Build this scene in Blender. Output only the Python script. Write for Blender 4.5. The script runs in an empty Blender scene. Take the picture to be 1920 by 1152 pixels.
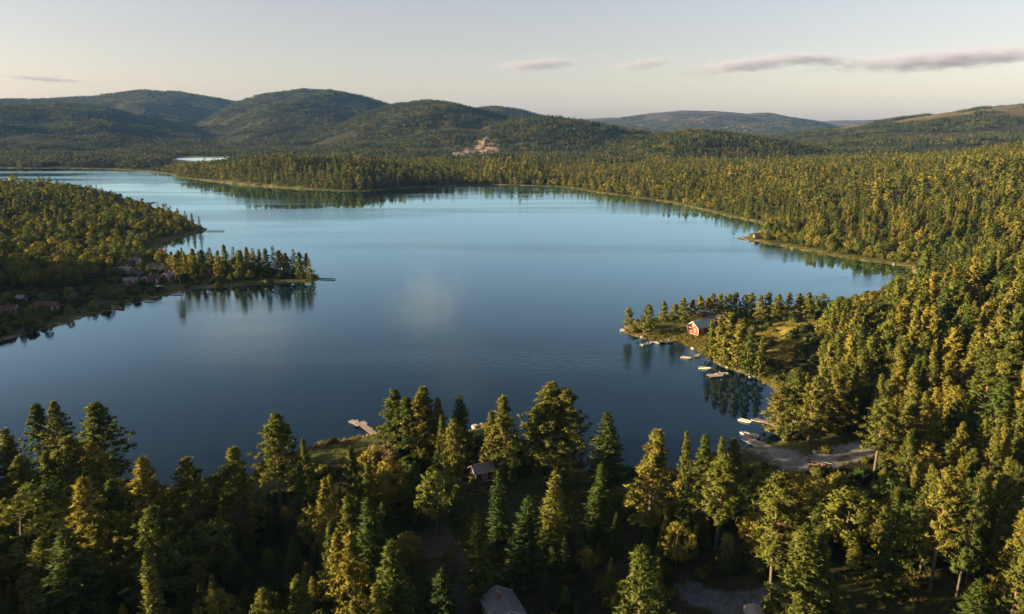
import bpy, bmesh, math, random
import numpy as np
from mathutils import Vector, Matrix

scene = bpy.context.scene
C = scene.collection
R = math.radians

# ------------------------------------------------------------------ camera
CAM_H = 80.0
FPX = 1297.0                      # focal length in pixels of a 1920 px wide frame
PITCH = R(14.73)
cam_d = bpy.data.cameras.new('camera')
cam = bpy.data.objects.new('camera', cam_d)
C.objects.link(cam)
cam.location = (0, 0, CAM_H)
cam.rotation_euler = (R(90) - PITCH, 0, 0)
cam_d.sensor_width = 36.0
cam_d.lens = FPX / 1920.0 * 36.0
cam_d.clip_start = 0.5
cam_d.clip_end = 120000
scene.camera = cam

# ------------------------------------------------------------------ sky and sun
SUN_EL = 12.0
SUN_AZ = -100.0                   # degrees clockwise from the view direction (+Y)
world = bpy.data.worlds.new('World')
scene.world = world
world.use_nodes = True
wt = world.node_tree
for n in list(wt.nodes):
    wt.nodes.remove(n)
w_out = wt.nodes.new('ShaderNodeOutputWorld')
w_bg = wt.nodes.new('ShaderNodeBackground')
w_sky = wt.nodes.new('ShaderNodeTexSky')
w_sky.sky_type = 'NISHITA'
w_sky.sun_disc = False
w_sky.sun_elevation = R(SUN_EL)
w_sky.sun_rotation = R(SUN_AZ)
w_sky.altitude = 300
w_sky.air_density = 1.0
w_sky.dust_density = 1.3
w_sky.ozone_density = 1.5
w_bg.inputs['Strength'].default_value = 0.0525
w_hsv = wt.nodes.new('ShaderNodeHueSaturation')
w_hsv.inputs['Saturation'].default_value = 0.72
wt.links.new(w_sky.outputs[0], w_hsv.inputs['Color'])
w_wb = wt.nodes.new('ShaderNodeVectorMath')       # white balance of the whole sky
w_wb.operation = 'MULTIPLY'
w_wb.inputs[1].default_value = (1.05, 0.87, 0.815)
wt.links.new(w_hsv.outputs[0], w_wb.inputs[0])
wt.links.new(w_wb.outputs[0], w_bg.inputs['Color'])
wt.links.new(w_bg.outputs[0], w_out.inputs['Surface'])

sun_d = bpy.data.lights.new('sun', 'SUN')
sun = bpy.data.objects.new('sun', sun_d)
C.objects.link(sun)
sun_d.energy = 5.0
sun_d.angle = R(0.6)
sun_d.color = (1.0, 0.71, 0.38)
sdir = Vector((math.sin(R(SUN_AZ)) * math.cos(R(SUN_EL)), math.cos(R(SUN_AZ)) * math.cos(R(SUN_EL)), math.sin(R(SUN_EL))))
sun.rotation_euler = sdir.to_track_quat('Z', 'Y').to_euler()
sun.location = (-200, -60, 300)

vs = scene.view_settings
vs.view_transform = 'Standard'
vs.look = 'None'
vs.exposure = 2.05
vs.gamma = 1.0
vs.use_curve_mapping = False
scene.render.engine = 'CYCLES'
cy = scene.cycles
cy.use_denoising = True
cy.max_bounces = 6
cy.diffuse_bounces = 1
cy.glossy_bounces = 2
cy.transmission_bounces = 2
cy.volume_bounces = 1
cy.transparent_max_bounces = 8
cy.volume_step_rate = 1.0
cy.sample_clamp_indirect = 6.0

# ------------------------------------------------------------------ numpy helpers
def _hash(ix, iy, seed):
    n = (ix.astype(np.int64) * 374761393 + iy.astype(np.int64) * 668265263 + seed * 974634777) & 0x7fffffff
    n = ((n ^ (n >> 13)) * 1274126177) & 0x7fffffff
    n = n ^ (n >> 16)
    return (n & 0xffff) / 65535.0

def vnoise(x, y, seed=0):
    x = np.asarray(x, float); y = np.asarray(y, float)
    ix = np.floor(x); iy = np.floor(y)
    fx = x - ix; fy = y - iy
    fx = fx * fx * (3 - 2 * fx); fy = fy * fy * (3 - 2 * fy)
    a = _hash(ix, iy, seed); b = _hash(ix + 1, iy, seed)
    c = _hash(ix, iy + 1, seed); d = _hash(ix + 1, iy + 1, seed)
    return (a + (b - a) * fx) * (1 - fy) + (c + (d - c) * fx) * fy

def fbm(x, y, seed=0, octv=4):
    s = 0; a = 0.5; t = 0
    for k in range(octv):
        s = s + a * vnoise(x * 2 ** k, y * 2 ** k, seed + k * 17); t += a; a *= 0.5
    return s / t

def sstep(a, b, x):
    t = np.clip((x - a) / (b - a), 0, 1)
    return t * t * (3 - 2 * t)

cp, sp = math.cos(PITCH), math.sin(PITCH)
def ray(px, py):
    u = (px - 960.0) / FPX; v = -(py - 576.0) / FPX
    return (u, cp + sp * v, -sp + cp * v)

def flat(px, py, z=0.0):
    d = ray(px, py); t = (z - CAM_H) / d[2]
    return (d[0] * t, d[1] * t)

def project(x, y, z):
    x = np.asarray(x, float); y = np.asarray(y, float); z = np.asarray(z, float) - CAM_H
    f = y * cp - z * sp
    f = np.where(f < 1e-3, 1e-3, f)
    return 960 + FPX * x / f, 576 - FPX * (y * sp + z * cp) / f

def inpoly(x, y, poly):
    x = np.asarray(x, float); y = np.asarray(y, float)
    ins = np.zeros(x.shape, bool); n = len(poly)
    for i in range(n):
        x0, y0 = poly[i]; x1, y1 = poly[(i + 1) % n]
        if y0 == y1:
            continue
        c = ((y0 > y) != (y1 > y)) & (x < (x1 - x0) * (y - y0) / (y1 - y0) + x0)
        ins ^= c
    return ins

def catmull(P, sub=3):
    P = np.array(P, float); n = len(P); out = []
    for i in range(n):
        p0, p1, p2, p3 = P[i - 1], P[i], P[(i + 1) % n], P[(i + 2) % n]
        for k in range(sub):
            t = k / sub
            out.append(0.5 * (2 * p1 + (p2 - p0) * t + (2 * p0 - 5 * p1 + 4 * p2 - p3) * t * t + (3 * p1 - p0 - 3 * p2 + p3) * t ** 3))
    return np.array(out)

def polydist(x, y, poly):
    x = np.asarray(x, float).ravel(); y = np.asarray(y, float).ravel()
    A = poly; B = np.roll(poly, -1, 0); D = B - A; L = (D ** 2).sum(1) + 1e-9
    out = np.empty(x.shape)
    ch = 6000
    for s in range(0, len(x), ch):
        X = x[s:s + ch, None]; Y = y[s:s + ch, None]
        t = np.clip(((X - A[:, 0]) * D[:, 0] + (Y - A[:, 1]) * D[:, 1]) / L, 0, 1)
        dx = X - A[:, 0] - t * D[:, 0]; dy = Y - A[:, 1] - t * D[:, 1]
        out[s:s + ch] = np.sqrt((dx * dx + dy * dy).min(1))
    return out

# ------------------------------------------------------------------ the lake outline, on the ground plane
LAKE_PX = [
    (-200, 905), (0, 903), (120, 907), (250, 915), (330, 912), (430, 898), (500, 878), (555, 850), (590, 836), (640, 826),
    (700, 815), (740, 808), (800, 815), (860, 812), (905, 803), (950, 815), (1000, 850), (1060, 876), (1130, 880), (1200, 885),
    (1290, 880), (1360, 858), (1400, 843), (1430, 836), (1460, 830), (1482, 815), (1465, 800), (1452, 782), (1450, 758),
    (1457, 738), (1430, 716), (1390, 700), (1350, 685), (1312, 661), (1283, 645), (1250, 639), (1215, 636), (1190, 630), (1170, 624),
    (1166, 616), (1180, 606), (1210, 599), (1260, 593), (1320, 588), (1400, 582), (1460, 577), (1530, 571), (1600, 558), (1660, 540),
    (1700, 518), (1712, 506), (1690, 499), (1640, 493), (1580, 484), (1520, 473), (1460, 462), (1418, 453), (1392, 447), (1406, 442), (1425, 432),
    (1436, 424), (1400, 414), (1360, 405), (1310, 393), (1250, 380), (1180, 370), (1120, 362), (1080, 355), (1040, 351), (980, 348.5),
    (900, 347), (850, 349), (780, 352), (720, 356.5), (665, 360), (620, 358.5), (540, 354), (460, 348), (380, 339.5), (335, 333),
    (322, 329), (316, 327.5), (300, 325.5), (253, 320.5), (180, 317.5), (100, 316.5), (0, 316), (-200, 316), (-420, 320),
    (-420, 352), (-200, 352), (0, 357), (100, 360), (200, 370), (270, 387), (330, 407), (370, 421), (388, 433), (372, 439), (345, 446), (314, 453),
    (303, 460), (308, 476), (345, 488), (400, 494), (480, 500), (540, 508), (585, 515), (600, 521), (590, 526), (540, 532), (450, 537),
    (380, 543), (330, 550), (280, 562), (230, 575), (170, 592), (100, 612), (50, 627), (0, 641), (-120, 680), (-330, 720), (-480, 790), (-420, 870)]
POND_PX = [(322, 299), (345, 301), (375, 303), (400, 301), (430, 299), (424, 296.6), (380, 296.2), (340, 296.6)]
LAKE = catmull([flat(*p) for p in LAKE_PX])
POND = catmull([flat(*p) for p in POND_PX], 2)

def sdf(x, y):
    """metres to the shore, positive on land"""
    x = np.asarray(x, float); y = np.asarray(y, float); sh = x.shape
    x = x.ravel(); y = y.ravel()
    out = np.full(x.shape, 900.0)
    m = (np.hypot(x, y) < 2600) & (y > -250)
    if m.any():
        xm, ym = x[m], y[m]
        d1 = polydist(xm, ym, LAKE) * np.where(inpoly(xm, ym, LAKE), -1, 1)
        d2 = polydist(xm, ym, POND) * np.where(inpoly(xm, ym, POND), -1, 1)
        d = np.minimum(d1, d2)
        w = np.clip(np.hypot(xm, ym) / 400, 0.35, 2.0)
        d = d + w * ((fbm(xm / 9, ym / 9, 5, 3) - 0.5) * 3.2 + (vnoise(xm / 2.6, ym / 2.6, 9) - 0.5) * 0.9)
        out[m] = d
    return out.reshape(sh)

# ------------------------------------------------------------------ hills: skyline (pixels), distance, front and back width
HILLS = [
    ([(-420, 215), (-200, 203), (0, 193), (110, 190), (190, 198), (240, 212), (300, 224), (355, 234), (430, 256)], 3900, 1900, 1300),
    ([(-420, 190), (-200, 192), (0, 186), (100, 184), (180, 180), (235, 171), (275, 167), (340, 172), (400, 182), (440, 190), (520, 215), (600, 245)], 5600, 1800, 1800),
    ([(320, 252), (400, 215), (440, 192), (500, 175), (570, 166), (620, 168), (680, 180), (720, 191), (780, 215), (860, 250)], 4700, 2300, 1500),
    ([(540, 275), (600, 250), (640, 232), (690, 209), (740, 194), (800, 188), (850, 192), (890, 203), (940, 215), (1000, 238), (1080, 262)], 3000, 1350, 1000),
    ([(840, 225), (890, 202), (930, 198), (970, 203), (1010, 214), (1070, 240)], 3700, 800, 900),
    ([(820, 288), (850, 270), (885, 248), (920, 228), (960, 218), (1020, 214), (1080, 222), (1140, 233), (1200, 243), (1300, 262), (1400, 280)], 2250, 560, 800),
    ([(960, 232), (1080, 222), (1160, 219), (1220, 211), (1280, 206), (1340, 207), (1400, 212), (1440, 210), (1480, 217), (1540, 228), (1600, 240)], 7200, 2500, 1800),
    ([(1440, 232), (1560, 225.5), (1640, 224), (1720, 223), (1900, 222)], 9800, 2200, 1800),
    ([(1380, 268), (1500, 246), (1600, 233), (1680, 222), (1760, 210), (1840, 200), (1920, 195), (2100, 188), (2400, 192), (2700, 210)], 3300, 1600, 1600),
    ([(1060, 305), (1120, 285), (1180, 266), (1240, 249), (1290, 241), (1350, 244), (1420, 255), (1480, 267), (1560, 285), (1640, 296)], 1750, 420, 600),
    ([(335, 320), (380, 309), (430, 299), (480, 292), (530, 289), (590, 291), (660, 298), (740, 307), (830, 318)], 1060, 190, 260),
]
_hills = []
for sk, D, wf, wb in HILLS:
    az = []; te = []
    for px, py in sk:
        d = ray(px, py)
        az.append(math.atan2(d[0], d[1])); te.append(d[2] / math.hypot(d[0], d[1]))
    _hills.append((np.array(az), np.array(te), D, wf, wb))

def height(x, y, sd=None):
    x = np.asarray(x, float); y = np.asarray(y, float)
    if sd is None:
        sd = sdf(x, y)
    r = np.hypot(x, y) + 1e-6
    a = np.arctan2(x, y)
    s = np.maximum(sd, 0)
    h = 0.55 * (1 - np.exp(-s / 1.6)) + 4.2 * (1 - np.exp(-s / 90)) + 0.0022 * np.clip(r - 900, 0, 4000) * sstep(0, 200, s)
    # hillside east of the lake
    right = sstep(20, 150, x - 0.03 * y) * sstep(-60, 160, y)
    fall = 1 - 0.55 * sstep(1130, 1700, r)
    crest = np.interp(960 + FPX * np.tan(np.clip(a, -1.2, 1.2)), [1050, 1200, 1400, 1560, 1740, 1920, 2300], [1, 4, 9, 14, 25, 43, 62])
    h = h + right * fall * np.minimum(74 * (1 - np.exp(-np.maximum(s - 18, 0) * 0.0021)), crest * (1.05 - 0.5 * np.exp(-np.maximum(s - 18, 0) * 0.006)))
    # wooded island rise and an unseen ridge west of it, shaped to shade the low shore
    gx, gy = flat(60, 400)
    h = h + 15 * np.exp(-(((x - gx + 60) / 150) ** 2 + ((y - gy) / 150) ** 2)) * sstep(0, 60, s)
    h = h + 54 * np.exp(-(((x + 455) / 105) ** 2 + ((y - 285) / 85) ** 2)) * sstep(0, 80, s)
    h = h + 11 * np.exp(-(((x + 235) / 75) ** 2 + ((y - 35) / 95) ** 2)) * sstep(0, 50, s)  # unseen rise added left of the frame to shade the near woods
    # the near shore climbs away from the water under the camera
    h = h + 3.2 * sstep(25, 140, s) * sstep(170, 60, y) * sstep(-420, -200, y * 0 + x * 0 - 100)
    # hills
    hh = np.zeros_like(r)
    nz = fbm(x / 420 + 7, y / 420 + 3, 31, 5) - 0.5
    nz2 = fbm(x / 110 + 7, y / 110 + 3, 41, 4) - 0.5
    for az, te, D, wf, wb in _hills:
        t = np.interp(a, az, te, left=te[0], right=te[-1])
        e = 0.07
        win = sstep(az[0] - e, az[0] + e * 0.6, a) * sstep(az[-1] + e, az[-1] - e * 0.6, a)
        top = CAM_H + D * t - (9.0 if D > 1500 else 14.0)
        q = np.where(r < D, (D - r) / wf, (r - D) / wb)
        q = np.clip(q + nz * 0.55 * np.clip(q * 3, 0, 1), 0, 1)
        b = (1 - q * q) ** 2 * 0.55 + (1 - q) * 0.45
        b = np.where(q >= 1, 0, b)
        hh = np.maximum(hh, top * win * b * sstep(0, 40 if D < 1500 else 45 + 0.03 * D, s))
    rough = np.clip(hh / 40, 0, 1)
    h = np.maximum(h, hh) + 0.12 * np.minimum(h, hh) + rough * nz2 * np.clip(hh * 0.10, 0, 14)
    h = h + (fbm(x / 22, y / 22, 3, 3) - 0.5) * 1.2 * sstep(2, 30, s)
    return np.where(sd < 0, np.maximum(sd * 0.22, -6.0) - 0.02, h + 0.03)

def h1(x, y):
    return float(height(np.array([x]), np.array([y]))[0])

def hit(px, py, above=0.0, rmin=30.0, rmax=5000.0):
    """the point where the ground (or a layer ABOVE metres over it) meets the sight line through a pixel"""
    d = ray(px, py)
    hl = math.hypot(d[0], d[1])
    rr = np.geomspace(rmin, rmax, 260)
    X = rr * d[0] / hl; Y = rr * d[1] / hl; Z = CAM_H + rr * d[2] / hl
    g = np.maximum(height(X, Y), 0) + above - Z
    k = np.argmax(g > 0)
    if g[k] <= 0:
        k = len(rr) - 1
    lo, hi_ = rr[max(k - 1, 0)], rr[k]
    r2 = np.linspace(lo, hi_, 40)
    X = r2 * d[0] / hl; Y = r2 * d[1] / hl; Z = CAM_H + r2 * d[2] / hl
    g = np.maximum(height(X, Y), 0) + above - Z
    k = int(np.argmax(g > 0))
    return float(X[k]), float(Y[k]), float(max(height(X[k:k + 1], Y[k:k + 1])[0], 0))

# ------------------------------------------------------------------ clearings, beaches and tracks (pixels on the photograph's ground)
BEACH = [(1395, 842), (1440, 838), (1492, 846), (1512, 858), (1535, 852), (1570, 835), (1605, 824), (1650, 820), (1668, 838), (1640, 856), (1590, 872), (1545, 885), (1490, 884), (1440, 868)]
TRACK = [(1268, 1098), (1330, 1106), (1400, 1108), (1480, 1098), (1485, 1112), (1430, 1128), (1400, 1200), (1350, 1260), (1300, 1260), (1345, 1170), (1320, 1135), (1275, 1118)]
PATH = [(790, 990), (840, 985), (880, 1040), (870, 1100), (900, 1180), (850, 1200), (820, 1110), (800, 1050)]
LAWN = [(585, 838), (640, 829), (700, 822), (715, 835), (690, 850), (655, 868), (610, 872), (588, 862)]
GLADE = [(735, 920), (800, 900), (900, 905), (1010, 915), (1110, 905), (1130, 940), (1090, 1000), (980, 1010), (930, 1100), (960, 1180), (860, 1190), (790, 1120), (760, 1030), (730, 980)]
MEADOW = [(1545, 1095), (1650, 1075), (1790, 1082), (1925, 1090), (1990, 1170), (1700, 1200), (1560, 1180)]
PEN_GRASS = [(1395, 582), (1470, 578), (1520, 585), (1530, 610), (1500, 650), (1470, 690), (1430, 700), (1415, 660), (1420, 615), (1390, 600)]
PEN_YARD = [(1205, 612), (1270, 600), (1345, 598), (1350, 640), (1330, 662), (1300, 655), (1285, 640), (1215, 634)]
LEFT_LAND = [(-60, 560), (60, 540), (150, 545), (210, 500), (300, 490), (345, 520), (420, 528), (600, 522), (590, 530), (450, 540), (330, 553), (230, 578), (100, 614), (-60, 655)]
LEFT_LAWN = [(35, 575), (58, 573), (62, 584), (40, 588)]
FIELD = [(1095, 312), (1130, 307), (1190, 306), (1215, 309), (1190, 313), (1130, 315)]
BACK_LOT = [(1640, 822), (1760, 815), (1800, 826), (1790, 838), (1700, 842)]
POND_CLEAR = [(312, 312), (328, 293), (445, 293), (448, 299), (405, 309), (350, 316)]
SCAR = [(835, 292), (868, 280), (893, 262), (915, 258), (932, 272), (940, 290), (900, 297), (850, 298)]
DIRT = [(1770, 818), (1812, 818), (1818, 834), (1775, 838)]

# ------------------------------------------------------------------ tagging and linking
def tag(o, label=None, cat=None, group=None, kind=None):
    if label: o['label'] = label
    if cat: o['category'] = cat
    if group: o['group'] = group
    if kind: o['kind'] = kind
    return o

def link(name, me, parent=None, mat=None):
    o = bpy.data.objects.new(name, me)
    C.objects.link(o)
    if parent is not None:
        o.parent = parent
    if mat is not None:
        me.materials.append(mat)
    return o

def mesh_np(name, verts, faces, tint=None, normals=None):
    """faces: an (n,3) or (n,4) array"""
    verts = np.asarray(verts, np.float32); faces = np.asarray(faces, np.int32)
    me = bpy.data.meshes.new(name)
    nf, k = faces.shape
    me.vertices.add(len(verts)); me.vertices.foreach_set('co', verts.ravel())
    me.loops.add(nf * k); me.loops.foreach_set('vertex_index', faces.ravel())
    me.polygons.add(nf)
    me.polygons.foreach_set('loop_start', np.arange(0, nf * k, k, dtype=np.int32))
    me.polygons.foreach_set('loop_total', np.full(nf, k, np.int32))
    if tint is not None:
        at = me.attributes.new('tint', 'FLOAT', 'FACE')
        at.data.foreach_set('value', np.asarray(tint, np.float32))
    me.update(calc_edges=True)
    if normals is not None:
        me.polygons.foreach_set('use_smooth', np.ones(nf, bool))
        me.normals_split_custom_set_from_vertices(np.asarray(normals, np.float32).tolist())
    return me

# ------------------------------------------------------------------ materials
def new_mat(name):
    m = bpy.data.materials.new(name); m.use_nodes = True
    nt = m.node_tree
    b = nt.nodes['Principled BSDF']
    return m, nt, b

def N(nt, kind, **kw):
    n = nt.nodes.new(kind)
    for k, v in kw.items():
        if k in n.inputs:
            n.inputs[k].default_value = v
        else:
            setattr(n, k, v)
    return n

def plain(name, col, rough=0.7, noise=0.25, scale=3.0, bump=0.0, metal=0.0, spec=0.4):
    m, nt, b = new_mat(name)
    tc = N(nt, 'ShaderNodeTexCoord')
    nz = N(nt, 'ShaderNodeTexNoise', Scale=scale, Detail=5.0, Roughness=0.6)
    nt.links.new(tc.outputs['Object'], nz.inputs['Vector'])
    r = N(nt, 'ShaderNodeValToRGB')
    r.color_ramp.elements[0].position = 0.25; r.color_ramp.elements[1].position = 0.75
    r.color_ramp.elements[0].color = tuple(c * (1 - noise) for c in col) + (1,)
    r.color_ramp.elements[1].color = tuple(min(1, c * (1 + noise)) for c in col) + (1,)
    nt.links.new(nz.outputs['Fac'], r.inputs['Fac'])
    nt.links.new(r.outputs[0], b.inputs['Base Color'])
    b.inputs['Roughness'].default_value = rough
    b.inputs['Metallic'].default_value = metal
    b.inputs['Specular IOR Level'].default_value = spec
    if bump:
        bp = N(nt, 'ShaderNodeBump', Strength=bump, Distance=0.05)
        nt.links.new(nz.outputs['Fac'], bp.inputs['Height'])
        nt.links.new(bp.outputs[0], b.inputs['Normal'])
    return m

def foliage(name, c0, c1, c2, trans=0.25):
    m, nt, b = new_mat(name)
    oi = N(nt, 'ShaderNodeObjectInfo')
    ramp = N(nt, 'ShaderNodeValToRGB')
    e = ramp.color_ramp.elements
    e[0].position = 0.0; e[0].color = c0 + (1,)
    e[1].position = 1.0; e[1].color = c2 + (1,)
    e.new(0.55).color = c1 + (1,)
    nt.links.new(oi.outputs['Random'], ramp.inputs['Fac'])
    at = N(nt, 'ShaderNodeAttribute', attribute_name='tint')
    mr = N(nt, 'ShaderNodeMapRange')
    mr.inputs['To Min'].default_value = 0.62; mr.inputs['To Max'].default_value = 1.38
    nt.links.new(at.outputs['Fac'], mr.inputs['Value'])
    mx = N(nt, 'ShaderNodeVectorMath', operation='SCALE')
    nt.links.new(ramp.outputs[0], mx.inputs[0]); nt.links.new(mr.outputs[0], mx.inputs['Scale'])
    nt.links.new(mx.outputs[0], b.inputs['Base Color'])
    b.inputs['Roughness'].default_value = 0.65
    b.inputs['Specular IOR Level'].default_value = 0.04
    tr = N(nt, 'ShaderNodeBsdfTranslucent')
    sc = N(nt, 'ShaderNodeVectorMath', operation='MULTIPLY')
    sc.inputs[1].default_value = (1.25, 1.2, 0.6)
    nt.links.new(mx.outputs[0], sc.inputs[0]); nt.links.new(sc.outputs[0], tr.inputs['Color'])
    ms = N(nt, 'ShaderNodeMixShader'); ms.inputs[0].default_value = trans
    nt.links.new(b.outputs[0], ms.inputs[1]); nt.links.new(tr.outputs[0], ms.inputs[2])
    nt.links.new(ms.outputs[0], nt.nodes['Material Output'].inputs['Surface'])
    return m

M_PINE = foliage('pine needles', (0.055, 0.082, 0.020), (0.105, 0.115, 0.025), (0.175, 0.155, 0.030), 0.18)
M_SPRUCE = foliage('spruce needles', (0.022, 0.042, 0.012), (0.044, 0.064, 0.014), (0.100, 0.106, 0.020), 0.12)
M_LEAF = foliage('broad leaves', (0.048, 0.080, 0.020), (0.110, 0.125, 0.025), (0.185, 0.160, 0.030), 0.22)
M_SHRUB = foliage('shrub leaves', (0.030, 0.052, 0.017), (0.062, 0.076, 0.019), (0.115, 0.105, 0.024), 0.18)
M_FAR = foliage('far forest foliage', (0.018, 0.034, 0.018), (0.038, 0.052, 0.020), (0.092, 0.086, 0.027), 0.08)
M_GRASS = foliage('shore grass', (0.085, 0.100, 0.024), (0.170, 0.150, 0.036), (0.250, 0.205, 0.070), 0.2)

def bark_mat():
    m, nt, b = new_mat('conifer bark')
    tc = N(nt, 'ShaderNodeTexCoord')
    sx = N(nt, 'ShaderNodeSeparateXYZ')
    nt.links.new(tc.outputs['Object'], sx.inputs[0])
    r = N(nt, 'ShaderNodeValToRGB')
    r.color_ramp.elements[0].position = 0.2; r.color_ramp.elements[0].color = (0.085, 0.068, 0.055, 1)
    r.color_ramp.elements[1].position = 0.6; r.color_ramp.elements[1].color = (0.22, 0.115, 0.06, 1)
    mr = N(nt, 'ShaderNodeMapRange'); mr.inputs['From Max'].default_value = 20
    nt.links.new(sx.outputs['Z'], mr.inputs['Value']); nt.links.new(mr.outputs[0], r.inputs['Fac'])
    nz = N(nt, 'ShaderNodeTexNoise', Scale=4.0, Detail=4.0)
    nt.links.new(tc.outputs['Object'], nz.inputs['Vector'])
    mx = N(nt, 'ShaderNodeMix', data_type='RGBA', blend_type='MULTIPLY')
    mx.inputs['Factor'].default_value = 0.7
    nt.links.new(r.outputs[0], mx.inputs['A']); nt.links.new(nz.outputs['Color'], mx.inputs['B'])
    mg = N(nt, 'ShaderNodeVectorMath', operation='SCALE'); mg.inputs['Scale'].default_value = 1.6
    nt.links.new(mx.outputs['Result'], mg.inputs[0]); nt.links.new(mg.outputs[0], b.inputs['Base Color'])
    b.inputs['Roughness'].default_value = 0.9
    return m
M_BARK = bark_mat()

def ground_mat():
    m, nt, b = new_mat('ground')
    at = N(nt, 'ShaderNodeAttribute', attribute_name='ground')
    geo = N(nt, 'ShaderNodeNewGeometry')
    def nz(scale, det):
        n = N(nt, 'ShaderNodeTexNoise', Scale=scale, Detail=det, Roughness=0.62)
        nt.links.new(geo.outputs['Position'], n.inputs['Vector'])
        r = N(nt, 'ShaderNodeMapRange')
        r.inputs['From Min'].default_value = 0.28; r.inputs['From Max'].default_value = 0.72
        r.inputs['To Min'].default_value = 0.55; r.inputs['To Max'].default_value = 1.45
        nt.links.new(n.outputs['Fac'], r.inputs['Value'])
        return r, n
    a, _ = nz(0.012, 6.0); c, _ = nz(0.16, 5.0); d, dn = nz(1.4, 5.0)
    p = N(nt, 'ShaderNodeMath', operation='MULTIPLY'); q = N(nt, 'ShaderNodeMath', operation='MULTIPLY')
    nt.links.new(a.outputs[0], p.inputs[0]); nt.links.new(c.outputs[0], p.inputs[1])
    nt.links.new(p.outputs[0], q.inputs[0]); nt.links.new(d.outputs[0], q.inputs[1])
    s = N(nt, 'ShaderNodeVectorMath', operation='SCALE')
    nt.links.new(at.outputs['Color'], s.inputs[0]); nt.links.new(q.outputs[0], s.inputs['Scale'])
    nt.links.new(s.outputs[0], b.inputs['Base Color'])
    b.inputs['Roughness'].default_value = 0.95
    b.inputs['Specular IOR Level'].default_value = 0.04
    bp = N(nt, 'ShaderNodeBump', Strength=0.8, Distance=0.25)
    nt.links.new(dn.outputs['Fac'], bp.inputs['Height'])
    nt.links.new(bp.outputs[0], b.inputs['Normal'])
    return m
M_GROUND = ground_mat()

def water_mat(name='lake water', calm=0.035):
    m, nt, b = new_mat(name)
    geo = N(nt, 'ShaderNodeNewGeometry')
    # calm and wind-ruffled patches, stretched along the lake
    mp = N(nt, 'ShaderNodeMapping'); mp.inputs['Scale'].default_value = (0.0017, 0.0125, 1)
    mp.inputs['Rotation'].default_value = (0, 0, R(-6))
    nt.links.new(geo.outputs['Position'], mp.inputs['Vector'])
    pn = N(nt, 'ShaderNodeTexNoise', Scale=1.0, Detail=4.0, Roughness=0.55)
    nt.links.new(mp.outputs[0], pn.inputs['Vector'])
    pr = N(nt, 'ShaderNodeMapRange', clamp=True)
    pr.inputs['From Min'].default_value = 0.46; pr.inputs['From Max'].default_value = 0.64
    nt.links.new(pn.outputs['Fac'], pr.inputs['Value'])
    rr = N(nt, 'ShaderNodeMapRange'); rr.inputs['To Min'].default_value = calm; rr.inputs['To Max'].default_value = calm + 0.125
    nt.links.new(pr.outputs[0], rr.inputs['Value'])
    nt.links.new(rr.outputs[0], b.inputs['Roughness'])
    w1 = N(nt, 'ShaderNodeTexNoise', Scale=0.55, Detail=4.0, Roughness=0.55)
    mp2 = N(nt, 'ShaderNodeMapping'); mp2.inputs['Scale'].default_value = (0.6, 1.4, 1)
    nt.links.new(geo.outputs['Position'], mp2.inputs['Vector']); nt.links.new(mp2.outputs[0], w1.inputs['Vector'])
    bs = N(nt, 'ShaderNodeMapRange'); bs.inputs['To Min'].default_value = 0.02; bs.inputs['To Max'].default_value = 0.45
    nt.links.new(pr.outputs[0], bs.inputs['Value'])
    bp = N(nt, 'ShaderNodeBump', Distance=0.3)
    nt.links.new(w1.outputs['Fac'], bp.inputs['Height']); nt.links.new(bs.outputs[0], bp.inputs['Strength'])
    # dark blue water body under a mirror surface
    nt.links.new(bp.outputs[0], b.inputs['Normal'])
    b.inputs['Base Color'].default_value = (0.001, 0.006, 0.018, 1)
    b.inputs['Specular IOR Level'].default_value = 0.0
    gl = N(nt, 'ShaderNodeBsdfGlossy'); gl.inputs['Color'].default_value = (0.60, 0.88, 1.0, 1)
    nt.links.new(rr.outputs[0], gl.inputs['Roughness']); nt.links.new(bp.outputs[0], gl.inputs['Normal'])
    # reflectance rises towards grazing sight lines
    lw = N(nt, 'ShaderNodeLayerWeight'); lw.inputs['Blend'].default_value = 0.5
    nt.links.new(bp.outputs[0], lw.inputs['Normal'])
    fr = N(nt, 'ShaderNodeFloatCurve')
    cu = fr.mapping.curves[0]
    cu.points[0].location = (0.0, 0.02); cu.points[1].location = (1.0, 1.0)
    for q in ((0.45, 0.05), (0.64, 0.17), (0.735, 0.42), (0.85, 0.82), (0.91, 0.97)):
        cu.points.new(*q)
    fr.mapping.update()
    nt.links.new(lw.outputs['Facing'], fr.inputs['Value'])
    ms = N(nt, 'ShaderNodeMixShader')
    nt.links.new(fr.outputs[0], ms.inputs[0]); nt.links.new(b.outputs[0], ms.inputs[1]); nt.links.new(gl.outputs[0], ms.inputs[2])
    nt.links.new(ms.outputs[0], nt.nodes['Material Output'].inputs['Surface'])
    return m
M_WATER = water_mat()

# ------------------------------------------------------------------ terrain: rings and rays, finest where the photograph looks
def px_mask(poly, X, Y, Z):
    px, py = project(X, Y, Z)
    return inpoly(px, py, poly) & (Y > 20)

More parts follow.
